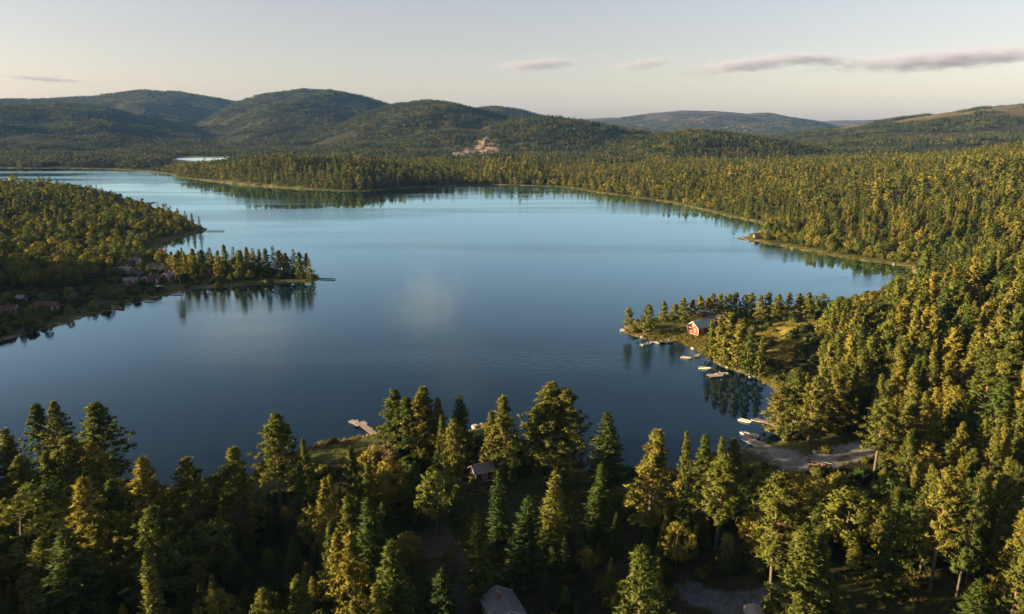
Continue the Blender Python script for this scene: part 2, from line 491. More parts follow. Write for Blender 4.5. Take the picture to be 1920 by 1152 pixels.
def build_terrain():
    az = np.concatenate([np.arange(-47, 47.01, 0.22), np.arange(49, 311, 3.0)])
    az = np.radians(az)
    rr = np.concatenate([np.geomspace(12, 60, 16, endpoint=False), np.geomspace(60, 1500, 300, endpoint=False), np.geomspace(1500, 11600, 165)])
    na, nr = len(az), len(rr)
    A, Q = np.meshgrid(az, rr, indexing='ij')
    X = Q * np.sin(A); Y = Q * np.cos(A)
    sd = sdf(X, Y)
    Z = height(X, Y, sd)
    V = np.stack([X, Y, Z], -1).reshape(-1, 3)
    i = np.arange(na)[:, None]; j = np.arange(nr - 1)[None, :]
    i2 = (i + 1) % na
    F = np.stack([i * nr + j, i * nr + j + 1, i2 * nr + j + 1, i2 * nr + j], -1).reshape(-1, 4)
    V = np.vstack([V, [[0, 0, Z[:, 0].mean()]]])
    me = mesh_np('ground', V, F)
    # close the middle
    bm = bmesh.new(); bm.from_mesh(me); bm.verts.ensure_lookup_table()
    c = bm.verts[len(V) - 1]
    for k in range(na):
        bm.faces.new((bm.verts[k * nr], bm.verts[((k + 1) % na) * nr], c))
    bmesh.ops.recalc_face_normals(bm, faces=bm.faces)
    for f in bm.faces: f.smooth = True
    bm.to_mesh(me); bm.free()
    # ground colours by what grows or lies there, two toned for sun and shade
    x, y, z, s = V[:-1, 0], V[:-1, 1], V[:-1, 2], sd.ravel()
    x = X.ravel(); y = Y.ravel(); z = Z.ravel(); r = Q.ravel()
    col = np.empty((len(x), 3)); col[:] = (0.026, 0.027, 0.013)
    def blend(c, w):
        w = w[:, None]
        col[:] = col * (1 - w) + np.array(c) * w
    n1 = fbm(x / 14, y / 14, 77, 3)
    def soft(poly, dx=3.0):
        w = px_mask(poly, x + (fbm(x / 5, y / 5, 60, 3) - 0.5) * dx, y + (fbm(x / 5, y / 5, 61, 3) - 0.5) * dx, z)
        return w.astype(float)
    heath = sstep(4300, 6400, r)
    blend((0.075, 0.062, 0.060), heath * 0.8)
    blend((0.125, 0.105, 0.055), sstep(2600, 3200, r) * sstep(0.0, 0.35, np.arctan2(x, y)) * (1 - heath) * 0.9)
    near_shore = sstep(16, 4, s) * sstep(0.3, 0.55, n1 + 0.25)
    blend((0.085, 0.095, 0.028), near_shore * 0.9)
    for poly, c in ((PEN_GRASS, (0.23, 0.19, 0.04)), (PEN_YARD, (0.090, 0.100, 0.028)), (LAWN, (0.090, 0.110, 0.030)), (GLADE, (0.024, 0.032, 0.012)),  # peninsula grass brightened for missing sun, glade darkened to deepen its shade
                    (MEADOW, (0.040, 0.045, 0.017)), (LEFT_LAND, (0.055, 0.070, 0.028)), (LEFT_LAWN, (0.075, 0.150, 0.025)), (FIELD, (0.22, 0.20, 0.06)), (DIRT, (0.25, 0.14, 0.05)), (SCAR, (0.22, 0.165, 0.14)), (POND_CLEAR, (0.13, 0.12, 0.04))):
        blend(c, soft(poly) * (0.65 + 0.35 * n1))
    for poly, c in ((BEACH, (0.20, 0.20, 0.195)), (TRACK, (0.075, 0.082, 0.09)), (PATH, (0.05, 0.042, 0.036)), (BACK_LOT, (0.13, 0.13, 0.12))):
        blend(c, soft(poly, 4.0) * (0.8 + 0.2 * n1))
    weed = soft(BEACH, 4.0) * sstep(0.52, 0.66, fbm(x / 4.5, y / 4.5, 91, 3)); blend((0.06, 0.07, 0.025), weed * 0.8)
    edge = sstep(3.2, 0.8, s) * sstep(-3, -0.3, s)
    blend((0.20, 0.15, 0.085), edge * sstep(0.25, 0.75, fbm(x / 11, y / 11, 88, 3)))
    blend((0.03, 0.035, 0.03), sstep(-0.3, -1.5, s))
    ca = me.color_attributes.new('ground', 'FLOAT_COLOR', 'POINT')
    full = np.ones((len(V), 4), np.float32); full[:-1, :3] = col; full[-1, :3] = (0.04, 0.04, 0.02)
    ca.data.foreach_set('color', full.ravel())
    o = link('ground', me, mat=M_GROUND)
    return tag(o, 'rolling forest floor, banks and hills round the lake', kind='structure')
build_terrain()

def build_water():
    me = bpy.data.meshes.new('lake')
    bm = bmesh.new()
    bmesh.ops.create_grid(bm, x_segments=24, y_segments=24, size=1)
    for v in bm.verts:
        v.co = (v.co.x * 1700, 800 + v.co.y * 1150, 0)
    bm.to_mesh(me); bm.free()
    o = link('lake', me, mat=M_WATER)
    tag(o, 'still blue forest lake reflecting the evening sky', kind='structure')
build_water()

def build_pond():
    me = bpy.data.meshes.new('pond')
    bm = bmesh.new()
    c = POND.mean(0)
    bm.faces.new([bm.verts.new((c[0] + (p[0] - c[0]) * 1.12, c[1] + (p[1] - c[1]) * 1.12, 0.012)) for p in POND])
    bmesh.ops.recalc_face_normals(bm, faces=bm.faces)
    for f in bm.faces:
        if f.normal.z < 0: f.normal_flip()
    bm.to_mesh(me); bm.free()
    tag(link('pond', me, mat=water_mat('wind ruffled water', 0.42)), 'pale wind-ruffled pond beyond the wooded headland', kind='structure')
build_pond()

# ------------------------------------------------------------------ haze
def build_haze():
    m = bpy.data.materials.new('evening haze'); m.use_nodes = True
    nt = m.node_tree
    for n in list(nt.nodes):
        if n.type != 'OUTPUT_MATERIAL':
            nt.nodes.remove(n)
    v = N(nt, 'ShaderNodeVolumePrincipled')
    v.inputs['Color'].default_value = (0.20, 0.45, 1.0, 1)
    v.inputs['Density'].default_value = 2.7e-5
    v.inputs['Anisotropy'].default_value = 0.0
    nt.links.new(v.outputs[0], nt.nodes['Material Output'].inputs['Volume'])
    me = bpy.data.meshes.new('haze')
    bm = bmesh.new()
    bmesh.ops.create_cube(bm, size=1)
    for q in bm.verts:
        q.co = (q.co.x * 23800, q.co.y * 23800, 205 + q.co.z * 430)
    bm.to_mesh(me); bm.free()
    o = link('haze', me, mat=m)
    tag(o, 'thin bluish evening haze over the lake and hills', kind='stuff')
build_haze()

# ------------------------------------------------------------------ tree shapes
def unit(v):
    return v / (np.linalg.norm(v, axis=-1, keepdims=True) + 1e-9)

def blades(P, D, L, W, O, rng, jit=0.35):
    """pointed foliage blades: base at P, growing along D, facing roughly O -> verts, tris, soft normals"""
    n = len(P)
    O = unit(O + rng.normal(0, 0.30, (n, 3)))
    D = unit(D + rng.normal(0, jit, (n, 3)))
    S = unit(np.cross(D, unit(O + rng.normal(0, 0.55, (n, 3)))))
    w = (W * 0.5)[:, None]; l = L[:, None]
    v0 = P - S * w; v1 = P + S * w; v2 = P + D * l + S * w * rng.uniform(-0.6, 0.6, (n, 1))
    V = np.stack([v0, v1, v2], 1)
    g = np.cross(v1 - v0, v2 - v0)
    flip = (g * O).sum(1) < 0
    V[flip] = V[flip][:, [1, 0, 2]]
    g[flip] *= -1
    Nn = unit(O * 1.0 + unit(g) * 0.35)
    return V.reshape(-1, 3), np.arange(n * 3).reshape(-1, 3), np.repeat(Nn, 3, 0)

def crown_mesh(name, P, D, L, W, O, rng, tint, jit=0.35):
    V, F, Nn = blades(P, D, L, W, O, rng, jit)
    return mesh_np(name, V, F, tint, Nn)

def tube(bm, pts, rads, sides=6):
    prev = None
    for k, (p, r) in enumerate(zip(pts, rads)):
        d = (pts[min(k + 1, len(pts) - 1)] - pts[max(k - 1, 0)]).normalized()
        a = d.orthogonal().normalized(); b = d.cross(a)
        if prev is not None:
            a = (pa - d * pa.dot(d)).normalized(); b = d.cross(a)
        pa = a
        ring = [bm.verts.new(p + (a * math.cos(2 * math.pi * s / sides) + b * math.sin(2 * math.pi * s / sides)) * r) for s in range(sides)]
        if prev is not None:
            for s in range(sides):
                bm.faces.new((prev[s], prev[(s + 1) % sides], ring[(s + 1) % sides], ring[s]))
        prev = ring
    bm.faces.new(prev)

def trunk_mesh(name, rng, H, r0, limbs, sides=7, bend=0.25):
    bm = bmesh.new()
    bx, by = rng.normal(0, bend, 2)
    def ax(z):
        t = z / H
        return Vector((bx * math.sin(t * 2.6), by * math.sin(t * 3.1), z))
    zs = [-0.6, 0.0, 0.5] + [H * k / 8 for k in range(1, 8)] + [H * 0.985]
    rs = [r0 * 1.5, r0 * 1.25, r0] + [r0 * (1 - k / 8) ** 0.8 + 0.012 for k in range(1, 8)] + [0.012]
    tube(bm, [ax(z) for z in zs], rs, sides)
    for (z, d, l) in limbs:
        p = ax(z); d = Vector(d)
        tube(bm, [p, p + d * l * 0.5 + Vector((0, 0, -0.02 * l)), p + d * l], [max(0.02, r0 * 0.32 * (1 - z / H) + 0.02), 0.025, 0.01], 3)
    me = bpy.data.meshes.new(name)
    for f in bm.faces: f.smooth = True
    bm.to_mesh(me); bm.free()
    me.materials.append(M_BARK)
    return me

def spruce(seed, H=18.0, Rr=2.9, base=0.10, lod=0, ragged=0.2):
    rng = np.random.default_rng(seed)
    dz, nb, ds, nbl, Lm, Wm = [(0.46, 8, 0.40, 3, 0.80, 0.34), (0.85, 6, 0.72, 2, 1.15, 0.62), (1.5, 5, 1.3, 1, 1.9, 1.2)][lod]
    P = []; D = []; L = []; W = []; T = []; O = []; limbs = []
    z = base * H
    lob = rng.uniform(0, 6.28, 3)
    while z < H * 0.975:
        t = (z / H - base) / (1 - base)
        prof = (1 - t) ** 0.82 * min(1, (t + 0.06) / 0.16) ** 0.6
        for k in range(nb):
            a = rng.uniform(0, 6.283)
            Lb = Rr * prof * rng.uniform(0.68, 1.18) * (1 + ragged * math.sin(a * 2 + lob[0] + z * 0.7)) + 0.12
            tilt = -0.28 + 0.75 * t + rng.normal(0, 0.10)
            d = np.array([math.cos(a), math.sin(a), tilt]); d /= np.linalg.norm(d)
            if lod == 0 and k < 2 and t < 0.8:
                limbs.append((z, tuple(d), Lb * 0.85))
            n = max(1, int(Lb / ds))
            for s in (np.arange(n) + rng.uniform(0.3, 0.9, n)) / n:
                zz = 0.20 * Lb * max(0, s - 0.55) - 0.10 * Lb * s
                p = np.array([0, 0, z]) + d * Lb * s + np.array([0, 0, zz])
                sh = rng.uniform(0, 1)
                for q in range(nbl):
                    la = a + rng.choice([-1, 1]) * rng.uniform(0.1, 1.0)
                    dd = np.array([math.cos(la), math.sin(la), tilt * 0.6 + rng.uniform(-0.25, 0.35)])
                    P.append(p + rng.normal(0, 0.05, 3)); D.append(dd); O.append((math.cos(la) * .8, math.sin(la) * .8, 0.55))
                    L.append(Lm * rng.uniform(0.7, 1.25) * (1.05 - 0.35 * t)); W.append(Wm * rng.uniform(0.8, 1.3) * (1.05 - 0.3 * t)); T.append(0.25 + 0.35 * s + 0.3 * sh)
        z += dz * rng.uniform(0.75, 1.25) * (1 - 0.45 * t)
    for q in range(10 if lod == 0 else 4):
        P.append(np.array([0, 0, H - 0.9 + 0.08 * q])); O.append(rng.normal(0, 1, 3)); D.append(np.array([rng.normal(0, 0.3), rng.normal(0, 0.3), 1])); L.append(0.8); W.append(0.2 + 0.2 * lod); T.append(0.7)
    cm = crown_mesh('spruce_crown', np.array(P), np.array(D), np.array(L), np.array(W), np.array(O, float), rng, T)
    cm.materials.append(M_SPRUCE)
    return cm, limbs, rng

def pine(seed, H=20.0, Rr=3.1, base=0.30, lod=0, point=0.6, gaps=0.15):
    rng = np.random.default_rng(seed)
    nl, nc, nbl, rc, Lm, Wm = [(112, 4, 18, 0.50, 0.60, 0.25), (62, 3, 9, 0.70, 1.0, 0.58), (26, 2, 6, 0.95, 1.7, 1.1)][lod]
    P = []; D = []; L = []; W = []; T = []; O = []; limbs = []
    ga = 0
    for k in range(nl):
        t = (k + rng.uniform(0, 1)) / nl
        if rng.uniform() < gaps:
            continue
        z = H * (base + (1 - base) * t * 0.97)
        ga += 2.39996 + rng.normal(0, 0.5)
        prof = (1 - t) ** point * min(1, (t + 0.10) / 0.26) ** 0.7
        Lb = Rr * prof * rng.choice([0.55, 0.8, 1.0, 1.12, 1.3]) * rng.uniform(0.9, 1.1) + 0.18
        tilt = 0.05 + 0.85 * t + rng.normal(0, 0.15)
        d = np.array([math.cos(ga), math.sin(ga), tilt]); d /= np.linalg.norm(d)
        if lod == 0:
            limbs.append((z, tuple(d), Lb * 0.9))
        for c in range(nc):
            s = 0.30 + 0.72 * (c + rng.uniform(0, 1)) / nc
            p = np.array([0, 0, z]) + d * Lb * s + rng.normal(0, 0.10 + 0.06 * Lb, 3) * np.array([1, 1, 0.5])
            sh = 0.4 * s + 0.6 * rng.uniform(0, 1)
            u = unit(rng.normal(0, 1, (nbl, 3)) + np.array([d[0] * 0.9, d[1] * 0.9, 0.75]))
            for q in range(nbl):
                P.append(p + u[q] * rc * (1.05 - 0.55 * t) * rng.uniform(0.0, 0.65)); D.append(u[q] * 0.6 + rng.normal(0, 0.5, 3) + np.array([0, 0, 0.35])); O.append(u[q] + np.array([d[0], d[1], 0.3]) * 0.7)
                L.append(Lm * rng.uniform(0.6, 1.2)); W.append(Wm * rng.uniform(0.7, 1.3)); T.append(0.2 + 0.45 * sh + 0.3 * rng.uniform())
    for q in range(14 if lod == 0 else 5):
        P.append(np.array([0, 0, H - 1.0 + 0.07 * q])); O.append(rng.normal(0, 1, 3)); D.append(np.array([rng.normal(0, 0.45), rng.normal(0, 0.45), 1])); L.append(0.75); W.append(0.25 + 0.2 * lod); T.append(0.7)
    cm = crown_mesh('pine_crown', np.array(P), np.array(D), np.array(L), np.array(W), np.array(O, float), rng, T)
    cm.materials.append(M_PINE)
    return cm, limbs, rng

def broadleaf(seed, H=12.0, Rr=3.4, base=0.22, lod=0, mat=None):
    rng = np.random.default_rng(seed)
    nc, nbl, rc, Lm, Wm = [(150, 18, 0.62, 0.42, 0.34), (70, 11, 0.85, 0.75, 0.62), (26, 8, 1.2, 1.35, 1.2)][lod]
    P = []; D = []; L = []; W = []; T = []; O = []; limbs = []
    zc = H * (base + (1 - base) * 0.5); hz = H * (1 - base) * 0.5
    ph = rng.uniform(0, 6.28, 4)
    for k in range(nc):
        u = unit(rng.normal(0, 1, 3)); rad = rng.uniform(0.45, 0.97) ** 0.6
        a = math.atan2(u[1], u[0])
        lobe = 1 + 0.20 * math.sin(2 * a + ph[0]) + 0.16 * math.sin(3 * a + ph[1] + 3 * u[2])
        tz = u[2] * rad
        rx = Rr * lobe * (1 - 0.35 * max(0, tz))
        p = np.array([u[0] * rx * rad, u[1] * rx * rad, zc + hz * tz])
        if lod == 0 and k < 26:
            z0 = max(base * H * 0.6, p[2] - 1.4 * math.hypot(p[0], p[1]) * 0.7)
            dd = p - np.array([0, 0, z0]); l = np.linalg.norm(dd)
            if z0 < 0.9 * H: limbs.append((z0, tuple(dd / l), l))
        sh = rng.uniform(0, 1)
        g = unit(rng.normal(0, 1, (nbl, 3)) + u * 0.8)
        for q in range(nbl):
            P.append(p + g[q] * rc * rng.uniform(0.2, 1.0)); D.append(g[q] * 0.4 + rng.normal(0, 0.6, 3)); O.append(g[q] + u * 0.7)
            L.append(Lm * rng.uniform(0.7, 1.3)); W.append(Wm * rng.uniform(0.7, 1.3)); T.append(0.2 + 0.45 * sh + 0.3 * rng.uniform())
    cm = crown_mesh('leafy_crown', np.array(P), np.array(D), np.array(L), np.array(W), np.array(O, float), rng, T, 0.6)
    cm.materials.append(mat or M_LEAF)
    return cm, limbs, rng

def make_set(kind, lod):
    """variants of one kind: (crown mesh, trunk mesh, height)"""
    out = []
    if kind == 'spruce_tree':
        specs = [(18, 3.3, .04, .15), (19, 2.8, .08, .25), (17, 3.6, .05, .2), (20, 2.6, .15, .3), (16, 3.4, .03, .12), (18, 3.0, .12, .3)]
        for k, (H, Rr, b, rg) in enumerate(specs):
            cm, lm, rng = spruce(100 + k, H, Rr, b, lod, rg)
            out.append((cm, trunk_mesh('spruce_trunk', rng, H, 0.21, lm, 7 if lod == 0 else 4, 0.12), H))
    elif kind == 'pine_tree':
        specs = [(20, 3.7, .10, .85, .06), (20, 3.1, .16, .95, .10), (19, 4.1, .12, .72, .08), (21, 3.3, .22, .80, .14), (18, 4.0, .06, .78, .05), (20, 3.3, .36, .62, .18), (19, 3.6, .05, 1.0, .06)]
        for k, (H, Rr, b, pt, gp) in enumerate(specs):
            cm, lm, rng = pine(200 + k, H, Rr, b, lod, pt, gp)
            out.append((cm, trunk_mesh('pine_trunk', rng, H, 0.23, lm, 7 if lod == 0 else 4, 0.3), H))
    else:
        specs = [(12, 3.4, .18), (11, 3.8, .12), (13, 3.0, .22), (10, 3.3, .10)]
        for k, (H, Rr, b) in enumerate(specs):
            cm, lm, rng = broadleaf(300 + k, H, Rr, b, lod)
            out.append((cm, trunk_mesh('leafy_trunk', rng, H * 0.85, 0.17, lm, 7 if lod == 0 else 4, 0.25), H))
    return out
SETS = {(k, l): make_set(k, l) for k in ('pine_tree', 'spruce_tree', 'broadleaf_tree') for l in (0, 1, 2)}
CAT = {'pine_tree': 'pine tree', 'spruce_tree': 'spruce tree', 'broadleaf_tree': 'deciduous tree'}

def put_tree(kind, lod, var, x, y, z, h, wid, rot, lean, label, group):
    vs_ = SETS[(kind, lod)]
    cm, tm, H = vs_[var % len(vs_)]
    e = bpy.data.objects.new(kind, None); C.objects.link(e)
    e.empty_display_size = 0.5
    e.location = (x, y, z - 0.1); e.rotation_euler = (lean[0], lean[1], rot)
    e.scale = (h / H * wid, h / H * wid, h / H)
    tag(e, label, CAT[kind], group)
    for nm, me in (('trunk', tm), ('crown', cm)):
        o = bpy.data.objects.new(nm, me); C.objects.link(o); o.parent = e
    return e

# ------------------------------------------------------------------ scattered forest (one object per wood, instanced on points)
def scatter(name, label, pts, rot, scl, idx, protos):
    col = bpy.data.collections.new(name + ' shapes')
    for k, me in enumerate(protos):
        col.objects.link(bpy.data.objects.new('%s_shape_%02d' % (name, k), me))
    me = bpy.data.meshes.new(name)
    n = len(pts)
    me.vertices.add(n); me.vertices.foreach_set('co', np.asarray(pts, np.float32).ravel())
    for nm, tp, arr, key in (('rot', 'FLOAT_VECTOR', rot, 'vector'), ('scl', 'FLOAT_VECTOR', scl, 'vector')):
        at = me.attributes.new(nm, tp, 'POINT'); at.data.foreach_set(key, np.asarray(arr, np.float32).ravel())
    at = me.attributes.new('idx', 'INT', 'POINT'); at.data.foreach_set('value', np.asarray(idx, np.int32))
    o = link(name, me)
    ng = bpy.data.node_groups.new(name + ' scatter', 'GeometryNodeTree')
    ng.interface.new_socket('Geometry', in_out='INPUT', socket_type='NodeSocketGeometry')
    ng.interface.new_socket('Geometry', in_out='OUTPUT', socket_type='NodeSocketGeometry')
    gi = ng.nodes.new('NodeGroupInput'); go = ng.nodes.new('NodeGroupOutput')
    ip = ng.nodes.new('GeometryNodeInstanceOnPoints')
    ci = ng.nodes.new('GeometryNodeCollectionInfo')
    ci.inputs['Collection'].default_value = col
    ci.inputs['Separate Children'].default_value = True
    ci.inputs['Reset Children'].default_value = True
    def attr(nm, tp):
        a = ng.nodes.new('GeometryNodeInputNamedAttribute'); a.data_type = tp; a.inputs['Name'].default_value = nm
        return a.outputs['Attribute']
    ng.links.new(gi.outputs[0], ip.inputs['Points']); ng.links.new(ci.outputs[0], ip.inputs['Instance'])
    ip.inputs['Pick Instance'].default_value = True
    ng.links.new(attr('idx', 'INT'), ip.inputs['Instance Index'])
    e2r = ng.nodes.new('FunctionNodeEulerToRotation')
    ng.links.new(attr('rot', 'FLOAT_VECTOR'), e2r.inputs[0]); ng.links.new(e2r.outputs[0], ip.inputs['Rotation'])
    ng.links.new(attr('scl', 'FLOAT_VECTOR'), ip.inputs['Scale'])
    ng.links.new(ip.outputs[0], go.inputs[0])
    md = o.modifiers.new('scatter', 'NODES'); md.node_group = ng
    return tag(o, label, kind='stuff')

def join_mesh(name, cm, tm):
    """one mesh of crown and trunk, for woods too far off to pick apart"""
    bm = bmesh.new(); bm.from_mesh(cm)
    for f in bm.faces: f.material_index = 0
    n = len(bm.faces)
    bm.from_mesh(tm); bm.faces.ensure_lookup_table()
    for f in bm.faces[n:]: f.material_index = 1
    me = bpy.data.meshes.new(name); bm.to_mesh(me); bm.free()
    me.materials.append(cm.materials[0]); me.materials.append(M_BARK)
    return me

